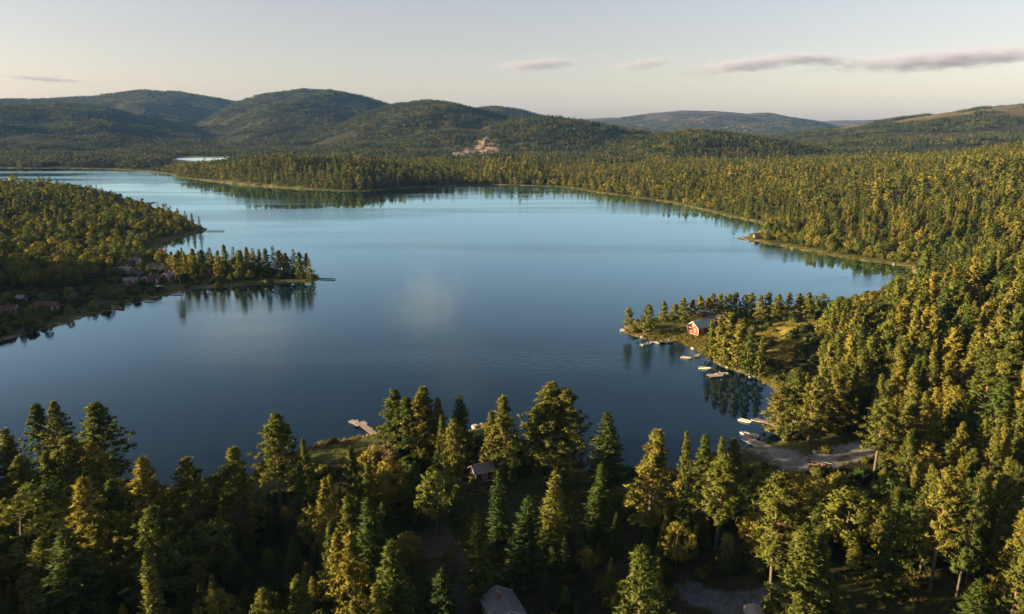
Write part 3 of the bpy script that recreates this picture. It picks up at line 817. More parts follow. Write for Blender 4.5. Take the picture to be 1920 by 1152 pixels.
# ------------------------------------------------------------------ named trees: pixel of the tip, height, kind, width, variant, lean, label
P_, S_, B_ = 'pine_tree', 'spruce_tree', 'broadleaf_tree'
NEAR = [
    (3, 803, 15, S_, 1.3, 0, 'dark spruce at the waterside, half out of frame beside the golden tree mound'),
    (63, 757, 17, P_, 1.2, 4, 'dark round pine at the waterside, first of three behind the golden tree mound'),
    (104, 753, 18, P_, 1.0, 2, 'dark pine at the waterside, middle one of three behind the golden tree mound'),
    (180, 755, 20, P_, 1.5, 4, 'largest dark pine at the waterside, black against the blue lake'),
    (122, 820, 19, P_, 1.5, 2, 'broad golden pine forming the top of the sunlit tree mound'),
    (95, 845, 16, P_, 1.3, 4, 'sunlit golden pine leaning on the shoulder of the tree mound'),
    (170, 828, 18, P_, 1.35, 0, 'golden pine on the shaded shoulder of the tree mound'),
    (28, 930, 17, B_, 1.5, 1, 'wide sunlit deciduous tree spreading at the foot of the tree mound'),
    (40, 852, 17, P_, 1.3, 2, 'golden pine on the lake side shoulder of the tree mound'),
    (75, 905, 17, B_, 1.3, 0, 'leafy golden tree in the heart of the tree mound'),
    (205, 905, 16, P_, 1.2, 4, 'shaded pine between the tree mound and the layered pine'),
    (180, 965, 16, P_, 1.3, 2, 'bushy pine against the flank of the tall full pine'),
    (70, 1010, 15, S_, 1.3, 4, 'dark spruce under the spreading deciduous tree of the mound'),
    (147, 898, 22, P_, 1.25, 6, 'tall full pine lit on one flank, standing before the golden tree mound'),
    (118, 990, 18, S_, 1.3, 2, 'shaggy spruce below the tall full pine by the tree mound'),
    (265, 857, 20, P_, 1.35, 6, 'layered pine rising just beyond the golden tree mound with the lake behind'),
    (349, 859, 19, P_, 1.2, 2, 'round-topped pine on the bank between two pointed pines'),
    (438, 837, 20, P_, 1.3, 0, 'pointed pine with a lit tip beside the bare-trunked pine'),
    (279, 951, 18, P_, 1.45, 2, 'wide low pine with lit upper tufts below the layered pine'),
    (231, 958, 16, P_, 1.2, 4, 'small lit pine tucked beside the wide low pine'),
    (387, 972, 12, B_, 1.0, 0, 'small shaded deciduous tree with one lit tuft in the dark hollow'),
    (271, 1040, 17, S_, 0.85, 3, 'narrow spruce standing alone in the black hollow'),
    (509, 778, 22, P_, 1.15, 5, 'tall golden pine with a long bare trunk against the lake'),
    (571, 820, 18, P_, 0.6, 3, 'thin crooked pine beside the small lawn'),
    (562, 866, 15, P_, 0.8, 1, 'short ragged pine under the thin crooked pine'),
    (660, 842, 18, P_, 1.0, 6, 'lit pine at the head of the slanting row of pines'),
    (618, 890, 16, P_, 0.75, 1, 'slim lit pine second down the slanting row'),
    (600, 897, 17, P_, 0.8, 0, 'slim pine on the dark edge of the slanting row'),
    (645, 930, 18, P_, 0.95, 6, 'full pine halfway down the slanting row'),
    (689, 928, 21, S_, 1.15, 1, 'tall pointed spruce next to the slanting row of pines'),
    (632, 1000, 17, P_, 0.9, 3, 'lit pine low down the slanting row'),
    (655, 1000, 18, P_, 1.15, 0, 'bushy pine at the low end of the slanting row'),
    (612, 975, 16, P_, 0.8, 6, 'narrow pine on the shaded flank of the slanting row'),
    (732, 1014, 18, S_, 1.1, 0, 'green shaded spruce beside the dirt path'),
    (554, 1081, 15, P_, 1.1, 6, 'young lit pine at the lower edge of the hollow'),
    (491, 1102, 14, P_, 1.1, 4, 'young round pine at the lower edge of the black hollow'),
    (707, 1094, 16, P_, 1.1, 1, 'lit pine crown below the green shaded spruce'),
    (679, 1126, 14, P_, 1.0, 0, 'lowest pine crown of the slanting row, cut by the frame'),
    (832, 1071, 14, S_, 1.1, 4, 'small dark spruce beside the dirt path'),
    (736, 731, 18, P_, 1.25, 2, 'golden pine at the dock end of the glowing shore clump'),
    (762, 745, 17, P_, 1.2, 4, 'golden pine in the heart of the glowing shore clump'),
    (799, 726, 19, P_, 1.3, 0, 'tallest golden pine of the glowing shore clump'),
    (784, 738, 18, P_, 1.1, 2, 'golden pine pressed against the tallest of the glowing shore clump'),
    (745, 765, 14, P_, 1.2, 6, 'low golden pine skirting the glowing shore clump above the dock'),
    (820, 745, 16, P_, 1.0, 1, 'shaded pine closing the glowing shore clump'),
    (862, 737, 17, S_, 1.0, 0, 'dark blue-green spruce at the waterside beside the glowing shore clump'),
    (700, 838, 11, B_, 1.0, 1, 'round leafy tree screening the red summer house from the lawn'),
    (738, 850, 12, P_, 1.1, 4, 'shaded pine right before the gable of the red summer house'),
    (690, 872, 12, P_, 1.0, 2, 'bushy pine below the red summer house'),
    (714, 846, 12, P_, 1.2, 0, 'full pine with its crown across the roof of the red summer house'),
    (728, 858, 13, B_, 1.0, 2, 'leafy tree against the shaded wall of the red summer house'),
    (705, 858, 11, P_, 1.2, 4, 'low bushy pine at the lawn corner of the red summer house'),
    (775, 868, 13, P_, 1.1, 4, 'shaded pine under the glowing shore clump'),
    (815, 880, 13, B_, 1.2, 2, 'dark leafy tree on the bank below the glowing shore clump'),
    (830, 777, 14, P_, 0.8, 3, 'leaning lit pine before the dark blue-green spruce'),
    (852, 786, 19, P_, 0.9, 5, 'slender pine with brown lit branches standing over the shaded bank'),
    (944, 743, 20, P_, 1.2, 0, 'tall green pine on the bank between two golden crowns'),
    (925, 770, 16, P_, 1.0, 6, 'shorter pine against the side of the tall green pine'),
    (1036, 718, 22, P_, 1.5, 2, 'massive golden pine on the bank, the widest crown by the water'),
    (1060, 728, 21, P_, 1.5, 4, 'second golden crown grown into the massive pine on the bank'),
    (1010, 755, 17, P_, 1.2, 4, 'lower shoulder pine under the massive golden pine'),
    (1143, 773, 17, S_, 1.15, 4, 'near-black spruce alone at the waterside'),
    (932, 877, 18, S_, 0.9, 3, 'thin spruce with a lit tip beside the grey-roofed hut'),
    (1034, 877, 19, S_, 1.05, 1, 'pointed lit spruce in the middle of the glade'),
    (991, 930, 18, S_, 1.1, 5, 'bright spruce in front of the pointed one in the glade'),
    (897, 963, 17, S_, 0.95, 3, 'slim spruce with lit tiers over the dark glade'),
    (1128, 869, 17, S_, 1.05, 1, 'pointed spruce alone at the glade edge facing the cove'),
    (1228, 804, 22, P_, 1.25, 0, 'big lit pine with a dark trunk at the mouth of the cove'),
    (1293, 806, 18, P_, 0.6, 3, 'crooked slim pine leaning over the cove water'),
    (1289, 899, 15, S_, 0.9, 1, 'young spruce with lit shoots under the crooked slim pine'),
    (1321, 814, 18, P_, 1.0, 1, 'lit pine with an upright top near the boat jetty'),
    (1355, 818, 18, P_, 0.75, 3, 'narrow lit pine between two fuller pines by the boat jetty'),
    (1384, 822, 17, P_, 0.9, 4, 'bushy lit pine hiding the foot of the boat jetty'),
    (1356, 850, 20, P_, 1.25, 5, 'broad pine with a lit brown trunk below the boat jetty'),
    (1214, 1020, 20, P_, 1.35, 6, 'bright full pine standing alone beside the gravel track'),
    (1470, 892, 24, P_, 0.95, 5, 'tallest thin pine with a curved pale trunk and open crown'),
    (1533, 941, 20, S_, 0.9, 1, 'pointed green spruce behind the two brightest pines'),
    (1510, 985, 21, P_, 1.3, 6, 'brightest full pine with a lit trunk beside the curved one'),
    (1545, 990, 19, P_, 1.1, 0, 'sunlit pine flank grown against the brightest full pine'),
    (1683, 937, 18, S_, 1.05, 3, 'open spruce with a pale straight trunk above the meadow'),
    (1785, 875, 23, P_, 0.85, 5, 'tall pine with a bare dark trunk above the meadow'),
    (1836, 892, 22, P_, 0.7, 3, 'thin pine with a bare leaning trunk, first of the slender group'),
    (1852, 880, 21, S_, 0.7, 3, 'thin spire behind the leaning trunk of the slender group'),
    (1905, 857, 23, P_, 0.75, 1, 'tallest slim pine of the slender group, lit to its foot'),
    (1885, 885, 20, P_, 0.7, 3, 'middle slim pine of the slender group'),
    (1920, 960, 16, P_, 0.9, 0, 'lit pine at the frame edge beyond the slender group'),
    (1832, 1083, 12, S_, 1.1, 4, 'small dark spruce on the shaded meadow'),
    (1675, 905, 12, B_, 1.5, 1, 'dark deciduous tree filling the shade behind the pale-trunked spruce'),
    (1600, 915, 13, B_, 1.5, 0, 'dark deciduous tree below the gravel beach'),
    (1545, 905, 11, B_, 1.4, 3, 'deciduous tree in shade before the trailer on the beach'),
    (1480, 885, 11, B_, 1.4, 1, 'leafy deciduous tree hiding the lower side of the gravel beach'),
    (1440, 880, 12, B_, 1.2, 0, 'leafy deciduous tree between the jetty pines and the gravel beach'),
    (1745, 945, 13, B_, 1.3, 2, 'dark deciduous tree between the pale-trunked spruce and the bare pine'),
    (1660, 743, 20, P_, 1.3, 5, 'large pine with a ruddy trunk beside the beach road'),
    (1715, 724, 20, P_, 1.35, 0, 'large golden pine with a forked lit trunk beyond the beach road'),
    (1883, 710, 21, P_, 1.05, 5, 'tall layered pine at the frame edge above the bare earth patch'),
    (1895, 798, 14, P_, 1.0, 6, 'bright low pine beside the tall layered pine'),
    (1500, 690, 18, P_, 1.45, 4, 'great rounded pine overhanging the end of the cove'),
    (1468, 722, 14, P_, 1.4, 4, 'low spreading pine at the water on the end of the cove'),
    (1530, 705, 18, P_, 1.3, 2, 'rounded pine with brown twigs next to the great cove pine'),
    (1575, 680, 19, P_, 1.2, 0, 'upright lit pine behind the great cove pine'),
    (1612, 660, 18, P_, 1.15, 6, 'lit pine between the cove pines and the ruddy-trunked pine'),
    (1335, 600, 15, P_, 1.0, 6, 'pine hiding one corner of the red cottage'),
    (1352, 592, 17, P_, 1.15, 0, 'pointed pine of the peninsula clump next to the red cottage'),
    (1370, 584, 18, P_, 1.2, 2, 'tallest pine of the peninsula clump by the red cottage'),
    (1388, 602, 17, P_, 1.3, 4, 'broad pine in the middle of the peninsula clump'),
    (1408, 618, 16, P_, 1.2, 0, 'pine of the peninsula clump over the moored boats'),
    (1428, 632, 14, P_, 1.1, 6, 'pine closing the peninsula clump beside the yellow grass'),
    (1360, 625, 12, P_, 1.1, 4, 'low pine at the front of the peninsula clump'),
    (1180, 578, 11, P_, 1.4, 5, 'round pine alone on the very tip of the peninsula'),
    (1215, 570, 12.5, P_, 1.5, 2, 'dark double-crowned pine second from the peninsula tip'),
]
ordn = ['third', 'fourth', 'fifth', 'sixth', 'seventh', 'eighth', 'ninth', 'tenth', 'eleventh', 'twelfth', 'thirteenth', 'fourteenth', 'fifteenth', 'sixteenth', 'seventeenth', 'eighteenth', 'nineteenth', 'twentieth']
_rw = [(1246, 560), (1266, 566), (1284, 553), (1299, 558), (1312, 549), (1326, 553), (1338, 546), (1350, 545), (1364, 547), (1379, 542), (1397, 549), (1411, 545), (1427, 549), (1444, 544), (1462, 548), (1480, 543), (1500, 546), (1518, 543)]
for k, (a, b) in enumerate(_rw):
    NEAR.append((a, b + 5, 9.5 + (k * 7 % 5) * 0.5, P_, 1.5 + 0.12 * (k % 3), (2, 5, 0, 5, 2)[k % 5], '%s tree from the tip in the pine row along the back of the peninsula' % ordn[k]))
_sp = [(332, 478), (346, 470), (360, 466), (376, 468), (391, 463), (405, 470), (420, 459), (434, 462), (447, 469), (460, 463), (473, 464), (486, 467), (499, 466), (512, 461), (524, 470), (536, 474), (548, 466), (560, 473), (571, 475), (581, 484)]
sord = ['first', 'second'] + ordn
for k, (a, b) in enumerate(_sp[::-1]):
    NEAR.append((a, b, 13.5 + (k * 5 % 4) * 0.8, S_ if k % 3 == 0 else P_, 1.2 + 0.15 * (k % 2), k, '%s tree from the jetty end in the row on the narrow wooded spit' % sord[k]))
_ie = [(372, 405), (358, 400), (346, 396), (332, 390), (319, 386), (306, 383), (293, 378)]
for k, (a, b) in enumerate(_ie):
    NEAR.append((a, b, 13.0, S_ if k % 2 == 0 else P_, 1.0, k, '%s dark tree from the dock on the point of the wooded island' % sord[k]))

OCC = []          # (x, y, radius) already taken
rnd = random.Random(4)
def lod_for(dist):
    return 0 if dist < 215 else (1 if dist < 620 else 2)
COUNT = {P_: 0, S_: 0, B_: 0}
for (px, py, h, kind, wid, var, label) in NEAR:
    x, y, z = hit(px, py, h)
    grp = None
    wid *= 1.18 if math.hypot(x, y) < 205 else 1.0
    put_tree(kind, lod_for(math.hypot(x, y)), var, x, y, z, h, wid, rnd.uniform(0, 6.28), (rnd.gauss(0, .025), rnd.gauss(0, .025)), label, grp)
    OCC.append((x, y, 1.7 * wid)); COUNT[kind] += 1

# ------------------------------------------------------------------ building blocks for objects
def bm_box(bm, c, s, rot=None):
    M = Matrix.Translation(Vector(c)) @ (rot.to_4x4() if rot is not None else Matrix.Identity(4)) @ Matrix.Diagonal((s[0], s[1], s[2], 1))
    return bmesh.ops.create_cube(bm, size=1, matrix=M)['verts']

def bm_obj(name, bm, mat, parent=None, smooth=False, bevel=0.0):
    if bevel:
        bmesh.ops.bevel(bm, geom=list(bm.edges), offset=bevel, segments=1, affect='EDGES')
    bmesh.ops.recalc_face_normals(bm, faces=bm.faces)
    me = bpy.data.meshes.new(name)
    for f in bm.faces: f.smooth = smooth
    bm.to_mesh(me); bm.free()
    return link(name, me, parent, mat)

def box_obj(name, c, s, mat, parent=None, bevel=0.0):
    bm = bmesh.new(); bm_box(bm, c, s)
    return bm_obj(name, bm, mat, parent, bevel=bevel)

def empty(name, loc, rotz, label, cat, group=None):
    e = bpy.data.objects.new(name, None); C.objects.link(e)
    e.location = loc; e.rotation_euler = (0, 0, rotz); e.empty_display_size = 1
    return tag(e, label, cat, group)

M_RED = plain('falu red boards', (0.165, 0.034, 0.026), 0.8, 0.3, 2.0, 0.2)
M_DKRED = plain('weathered dark red boards', (0.13, 0.025, 0.020), 0.85, 0.3, 2.0, 0.2)
M_BROWN = plain('brown stained boards', (0.12, 0.060, 0.035), 0.85, 0.3, 2.0, 0.2)
M_WHITE = plain('white paint', (0.55, 0.53, 0.49), 0.5, 0.08, 3.0)
M_GREYROOF = plain('grey metal roof', (0.12, 0.135, 0.15), 0.5, 0.18, 0.9, 0.1, 0.0, 0.5)
M_GREENROOF = plain('grey green roof sheets', (0.26, 0.31, 0.28), 0.55, 0.2, 0.8, 0.1)
M_DARKROOF = plain('dark felt roof', (0.06, 0.055, 0.055), 0.85, 0.25, 1.5, 0.2)
M_BROWNROOF = plain('reddish brown roof tiles', (0.075, 0.045, 0.036), 0.85, 0.35, 1.0, 0.3)
M_GLASS = plain('window glass', (0.02, 0.025, 0.03), 0.08, 0.1, 1.0, 0, 0, 0.8)
M_STONE = plain('grey stone', (0.24, 0.23, 0.21), 0.85, 0.3, 1.2, 0.5)
M_BRICKCH = plain('brick chimney', (0.22, 0.11, 0.08), 0.85, 0.3, 4.0, 0.4)
M_WOOD = plain('weathered dock wood', (0.30, 0.26, 0.22), 0.8, 0.35, 2.5, 0.3)
M_DKWOOD = plain('dark wet wood', (0.10, 0.085, 0.07), 0.7, 0.3, 2.5, 0.3)
M_HULL = plain('white boat hull', (0.52, 0.50, 0.47), 0.35, 0.1, 2.0)
M_HULLRED = plain('red boat hull', (0.10, 0.022, 0.020), 0.55, 0.2, 2.0)
M_HULLBLUE = plain('grey blue boat hull', (0.25, 0.32, 0.36), 0.4, 0.15, 2.0)
M_BLACK = plain('black rubber and metal', (0.02, 0.02, 0.022), 0.5, 0.2, 3.0)
M_STEEL = plain('galvanised steel', (0.45, 0.46, 0.47), 0.4, 0.15, 3.0, 0, 0.6)
M_PINKROCK = plain('pinkish bare rock', (0.135, 0.115, 0.10), 0.95, 0.5, 0.9, 0.8)

def house(name, label, cat, px, py, rot, L, W, hw, hr, wall, roof, trim=True, chimney=True, group=None, wins=2, lift=0.35, eave=0.45, D=None):
    x, y, z = hit(px, py)
    root = empty(name, (x, y, z), rot, label, cat, group)
    OCC.append((x, y, max(L, W) * 0.6))
    box_obj('foundation', (0, 0, lift / 2 - 0.5), (L - 0.06, W - 0.06, lift + 1.0), M_STONE, root)
    z0 = lift
    bm = bmesh.new()
    prof = [(-W / 2, z0 + .002), (W / 2, z0 + .002), (W / 2, z0 + hw), (0, z0 + hw + hr), (-W / 2, z0 + hw)]
    a = [bm.verts.new((-L / 2, p[0], p[1])) for p in prof]; b = [bm.verts.new((L / 2, p[0], p[1])) for p in prof]
    bm.faces.new(a[::-1]); bm.faces.new(b)
    for k in range(5):
        bm.faces.new((a[k], a[(k + 1) % 5], b[(k + 1) % 5], b[k]))
    # upright board joints as thin battens
    n = int(L / 0.45)
    for k in range(1, n):
        for sy in (-1, 1):
            bm_box(bm, (-L / 2 + L * k / n, sy * (W / 2 + 0.012), z0 + hw * 0.5), (0.05, 0.024, hw - 0.1))
    n = int(W / 0.45)
    for k in range(1, n):
        yy = -W / 2 + W * k / n
        hh = hw + hr * (1 - abs(yy) / (W / 2)) - 0.25
        for sx in (-1, 1):
            bm_box(bm, (sx * (L / 2 + 0.012), yy, z0 + hh / 2), (0.024, 0.05, hh - 0.1))
    bm_obj('wall', bm, wall, root)
    # roof: two slabs with standing seams
    sl = math.hypot(W / 2, hr); ang = math.atan2(hr, W / 2)
    bm = bmesh.new()
    ext = sl + eave
    for s in (-1, 1):
        r = Matrix.Rotation(-s * ang, 3, 'X')
        mid = Vector((0, s * math.cos(ang) * ext / 2, z0 + hw + hr - math.sin(ang) * ext / 2 + 0.10))
        bm_box(bm, mid, (L + 2 * eave, ext, 0.12), r)
        k = 0; xx = -L / 2 - eave + 0.05
        while xx < L / 2 + eave:
            bm_box(bm, mid + r @ Vector((xx, 0, 0.075)), (0.05, ext - 0.02, 0.04), r)
            xx += 0.62
    bm_box(bm, (0, 0, z0 + hw + hr + 0.17), (L + 2 * eave + 0.04, 0.3, 0.08))
    ro = bm_obj('roof', bm, roof, root)
    if trim:
        for sx in (-1, 1):
            for sy in (-1, 1):
                box_obj('corner_board', (sx * (L / 2 + 0.015), sy * (W / 2 + 0.015), z0 + hw / 2), (0.18, 0.18, hw - 0.06), M_WHITE, root)
        for sx in (-1, 1):
            bm = bmesh.new()
            for s in (-1, 1):
                r = Matrix.Rotation(-s * ang, 3, 'X')
                mid = Vector((sx * (L / 2 + eave + 0.03), s * math.cos(ang) * ext / 2, z0 + hw + hr - math.sin(ang) * ext / 2 + 0.06))
                bm_box(bm, mid, (0.05, ext, 0.22), r)
            bm_obj('bargeboard', bm, M_WHITE, root)
    def window(cx, cy, cz, w, h, nx, ny):
        ax = Vector((-ny, nx, 0))
        rt = Matrix.Rotation(math.atan2(ny, nx), 3, 'Z')
        bm = bmesh.new(); p = Vector((cx, cy, cz)) + Vector((nx, ny, 0)) * 0.05
        for s in (-1, 1):
            bm_box(bm, p + ax * s * (w / 2 + .05), (0.10, 0.10, h + .2), rt)
            bm_box(bm, p + Vector((0, 0, s * (h / 2 + .05))), (0.097, w, 0.10), rt)
        bm_box(bm, p, (0.07, 0.05, h - .002), rt); bm_box(bm, p, (0.065, w - .002, 0.05), rt)
        f = bm_obj('window', bm, M_WHITE, root)
        bm = bmesh.new(); bm_box(bm, p - Vector((nx, ny, 0)) * 0.02, (0.03, w, h), rt)
        bm_obj('pane', bm, M_GLASS, f)
    zc = z0 + hw * 0.55
    for k in range(wins):
        xx = -L / 2 + L * (k + 0.5) / wins
        window(xx, W / 2, zc, 0.9, 1.1, 0, 1)
        if k != wins - 1 or wins == 1:
            window(xx, -W / 2, zc, 0.9, 1.1, 0, -1)
    for s in (-1, 1):
        window(s * L / 2, -W * 0.2 if W > 4 else 0, zc, 0.9, 1.1, s, 0)
        if W > 4.5: window(s * L / 2, W * 0.22, zc, 0.9, 1.1, s, 0)
        if hr > 1.9: window(s * L / 2, 0, z0 + hw + hr * 0.25, 0.7, 0.8, s, 0)
    if wins > 1:
        dx = L / 2 - L * 0.5 / wins
        d = box_obj('door', (dx, -W / 2 - 0.04, z0 + 1.0), (0.9, 0.07, 2.0), M_WHITE, root, bevel=0.01)
        box_obj('handle', (dx + 0.35, -W / 2 - 0.10, z0 + 1.0), (0.05, 0.06, 0.16), M_STEEL, d)
    if chimney:
        c = box_obj('chimney', (L * 0.12, W * 0.12, z0 + hw + hr + 0.25), (0.6, 0.6, 1.5), M_BRICKCH, ro)
    return root

# the red cottage on the peninsula, its outbuilding, and the huts among the near trees
house('red_cottage', 'red cottage with grey green roof and white gable trim on the lit peninsula', 'cottage', 1313, 624, R(32), 8.5, 5.6, 2.7, 2.1, M_RED, M_GREENROOF)
house('shed', 'dark red outbuilding with black roof behind the red cottage', 'shed', 1338, 606, R(-22), 6.5, 4.5, 2.3, 1.5, M_DKRED, M_DARKROOF, trim=False, chimney=False, wins=1)
house('hut', 'small dark red hut with grey roof in the shaded glade', 'hut', 904, 898, R(24), 4.3, 3.4, 2.2, 1.2, M_DKRED, M_GREYROOF, wins=1)
house('cabin', 'grey metal roofed cabin at the lower edge beside the gravel track', 'cabin', 944, 1166, R(112), 5.8, 5.0, 2.4, 1.5, M_BROWN, M_GREYROOF, wins=2)
house('summer_house', 'red summer house half hidden behind the glowing shore clump', 'house', 722, 868, R(-14), 6.5, 4.6, 2.4, 1.6, M_RED, M_BROWNROOF, wins=2)
# cabins on the shaded island shore
house('red_cabin', 'red cabin with grey roof nearest the wooded spit', 'cabin', 319, 525, R(70), 5.9, 4.3, 2.2, 1.5, M_RED, M_GREYROOF, wins=2)
house('red_cabin', 'dark red cabin with black roof in the middle of the hamlet', 'cabin', 284, 532, R(66), 6.2, 4.3, 2.4, 1.6, M_DKRED, M_DARKROOF, wins=2)
house('cabin', 'low red cabin with grey roof at the outer end of the hamlet', 'cabin', 246, 533, R(12), 5.5, 3.5, 1.9, 1.0, M_RED, M_GREYROOF, wins=2)
house('shed', 'little dark red shed uphill of the middle cabin', 'shed', 262, 520, R(20), 3.5, 2.7, 1.9, 0.9, M_DKRED, M_DARKROOF, trim=False, chimney=False, wins=1)
house('white_cottage', 'white cottage with dark roof on the green behind the red cabins', 'cottage', 297, 508, R(8), 6.2, 4.3, 2.2, 1.4, M_WHITE, M_DARKROOF, trim=False, wins=3)
house('cabin', 'grey roofed cabin among the bushes under the island wood', 'cabin', 236, 513, R(-10), 5.9, 3.9, 2.0, 1.2, M_BROWN, M_GREYROOF, wins=2)
house('cabin', 'grey roofed cabin tucked highest under the island wood', 'cabin', 252, 496, R(25), 5.5, 3.9, 2.0, 1.3, M_BROWN, M_GREYROOF, wins=2)
house('barn', 'long brown barn with dark brown roof beside the bright lawn', 'barn', 90, 582, R(4), 9.4, 4.3, 1.9, 1.5, M_BROWN, M_BROWNROOF, trim=False, chimney=False, wins=3)
house('farmhouse', 'greyish farmhouse with brown roof on the far side of the bright lawn', 'house', 14, 590, R(20), 7.0, 4.7, 2.0, 1.5, M_BROWN, M_BROWNROOF, wins=2)
house('shed', 'small dark red shed with grey roof above the bright lawn', 'shed', 42, 567, R(-15), 3.9, 3.1, 1.9, 1.0, M_DKRED, M_GREYROOF, trim=False, chimney=False, wins=1)
house('red_cabin', 'tiny far red cabin on the shore of the distant pond', 'cabin', 318, 302, R(15), 12.0, 8.0, 3.4, 2.4, M_RED, M_BROWNROOF, wins=2)
house('shed', 'small dark boat shed on the bank beside the far jetty', 'shed', 1418, 447, R(15), 4.0, 3.0, 1.9, 1.1, M_DKWOOD, M_DARKROOF, trim=False, chimney=False, wins=1)

# ------------------------------------------------------------------ jetties
def jetty(label, p0, p1, w, mat=None, head=None, group='jetties round the lake'):
    """p0 on the bank, p1 at the outer end (pixels)"""
    a = Vector((*flat(*p0, 0.5), 0.0)); b = Vector((*flat(*p1, 0.5), 0.0))
    d = b - a; L = d.length; rot = math.atan2(d.y, d.x)
    root = empty('jetty', a, rot, label, 'jetty')
    mat = mat or M_WOOD
    rng = random.Random(int(L * 100))
    bm = bmesh.new(); xx = 0.0
    while xx < L - 0.1:
        bm_box(bm, (xx + 0.10, rng.uniform(-.03, .03), 0.50 + rng.uniform(-.012, .012)), (0.185, w + rng.uniform(-.06, .06), 0.045))
        xx += 0.21
    if head:
        yy = -head / 2
        while yy < head / 2:
            bm_box(bm, (L + 1.15, yy + 0.1, 0.50 + rng.uniform(-.012, .012)), (2.3, 0.185, 0.045)); yy += 0.21
    o = bm_obj('planks', bm, mat, root); tag(o, kind='stuff')
    for s in (-1, 1):
        box_obj('stringer', (L / 2, s * (w / 2 - 0.2), 0.385), (L - 0.05, 0.12, 0.16), M_DKWOOD, root)
    n = max(2, int(L / 2.6))
    for k in range(n):
        for s in (-1, 1):
            h = 2.4 + rng.uniform(0, .35)
            bm = bmesh.new()
            tube(bm, [Vector((L * (k + 0.9) / n, s * (w / 2 + .09), -1.5)), Vector((L * (k + 0.9) / n, s * (w / 2 + .09), -1.5 + h))], [.085, .075], 7)
            bm_obj('post', bm, M_DKWOOD, root)
    return root

jetty('long grey jetty with boats at the tip of the gravel beach', (1446, 840), (1391, 817), 1.9)
jetty('slim sunlit jetty at the inner end of the cove', (1464, 800), (1417, 786), 1.4)
jetty('pale wide jetty with a cross platform by the glowing shore clump', (703, 815), (680, 797), 1.8, head=3.2)
jetty('dark low jetty on the shaded side of the peninsula tip', (1262, 640), (1232, 641), 1.8, M_DKWOOD)
jetty('far jetty with a red-brown deck at the point across the lake', (1402, 450), (1382, 444), 2.4)
jetty('long dark jetty at the end of the narrow wooded spit', (596, 522), (628, 523), 1.8, M_DKWOOD)
jetty('dark jetty at the point of the wooded island', (386, 433), (420, 433), 2.0, M_DKWOOD)
jetty('distant small jetty behind the wooded island', (268, 385), (290, 379), 3.0, M_DKWOOD)
jetty('short jetty near the curve of the peninsula shore', (1312, 664), (1305, 668), 1.3)

def pontoon(label, px, py, rot, L, W):
    x, y = flat(px, py)
    root = empty('pontoon', (x, y, 0), rot, label, 'pontoon')
    bm = bmesh.new(); k = -L / 2
    while k < L / 2:
        bm_box(bm, (k + .1, 0, .42), (.185, W, .045)); k += .21
    o = bm_obj('planks', bm, M_WOOD, root); tag(o, kind='stuff')
    for s in (-1, 1):
        box_obj('float', (0, s * (W / 2 - .3), .17), (L - .1, .5, .42), M_DKWOOD, root)
    bm = bmesh.new()
    for s in (-1, 1):
        bm_box(bm, (L / 2 - .2, s * (W / 2 - .2), .75), (.08, .08, .62))
    bm_box(bm, (L / 2 - .2, 0, 1.05), (.08, W - .3, .06))
    bm_obj('rail', bm, M_WHITE, root)
    return root
pontoon('floating bathing raft with a white rail off the peninsula shore', 1340, 706, R(10), 4.6, 2.6)
pontoon('small pale raft anchored off the cross platform of the wide jetty', 663, 793, R(-35), 2.6, 1.5)

# ------------------------------------------------------------------ boats
def hull_bm(L, B, H, inner=True):
    bm = bmesh.new()
    ns = 11; rings = []
    for k in range(ns):
        t = k / (ns - 1)
        bw = B / 2 * (0.78 + 0.22 * math.sin(min(1, t * 2) * math.pi / 2)) * (1 - max(0, (t - .45) / .55) ** 2.2) + 0.015
        sheer = H * (1 + 0.28 * t * t)
        keel = 0.02 + 0.42 * H * max(0, (t - .72) / .28) ** 2
        x = -L / 2 + L * t
        pr = [(-bw, sheer), (-bw * .93, H * .45 + keel * .4), (-bw * .55, keel + .06), (0, keel), (bw * .55, keel + .06), (bw * .93, H * .45 + keel * .4), (bw, sheer)]
        rings.append([bm.verts.new((x, p[0], p[1])) for p in pr])
    for k in range(ns - 1):
        for j in range(6):
            bm.faces.new((rings[k][j], rings[k][j + 1], rings[k + 1][j + 1], rings[k + 1][j]))
    bm.faces.new(rings[0][::-1])
    bmesh.ops.recalc_face_normals(bm, faces=bm.faces)
    bmesh.ops.solidify(bm, geom=list(bm.faces), thickness=0.05)
    return bm

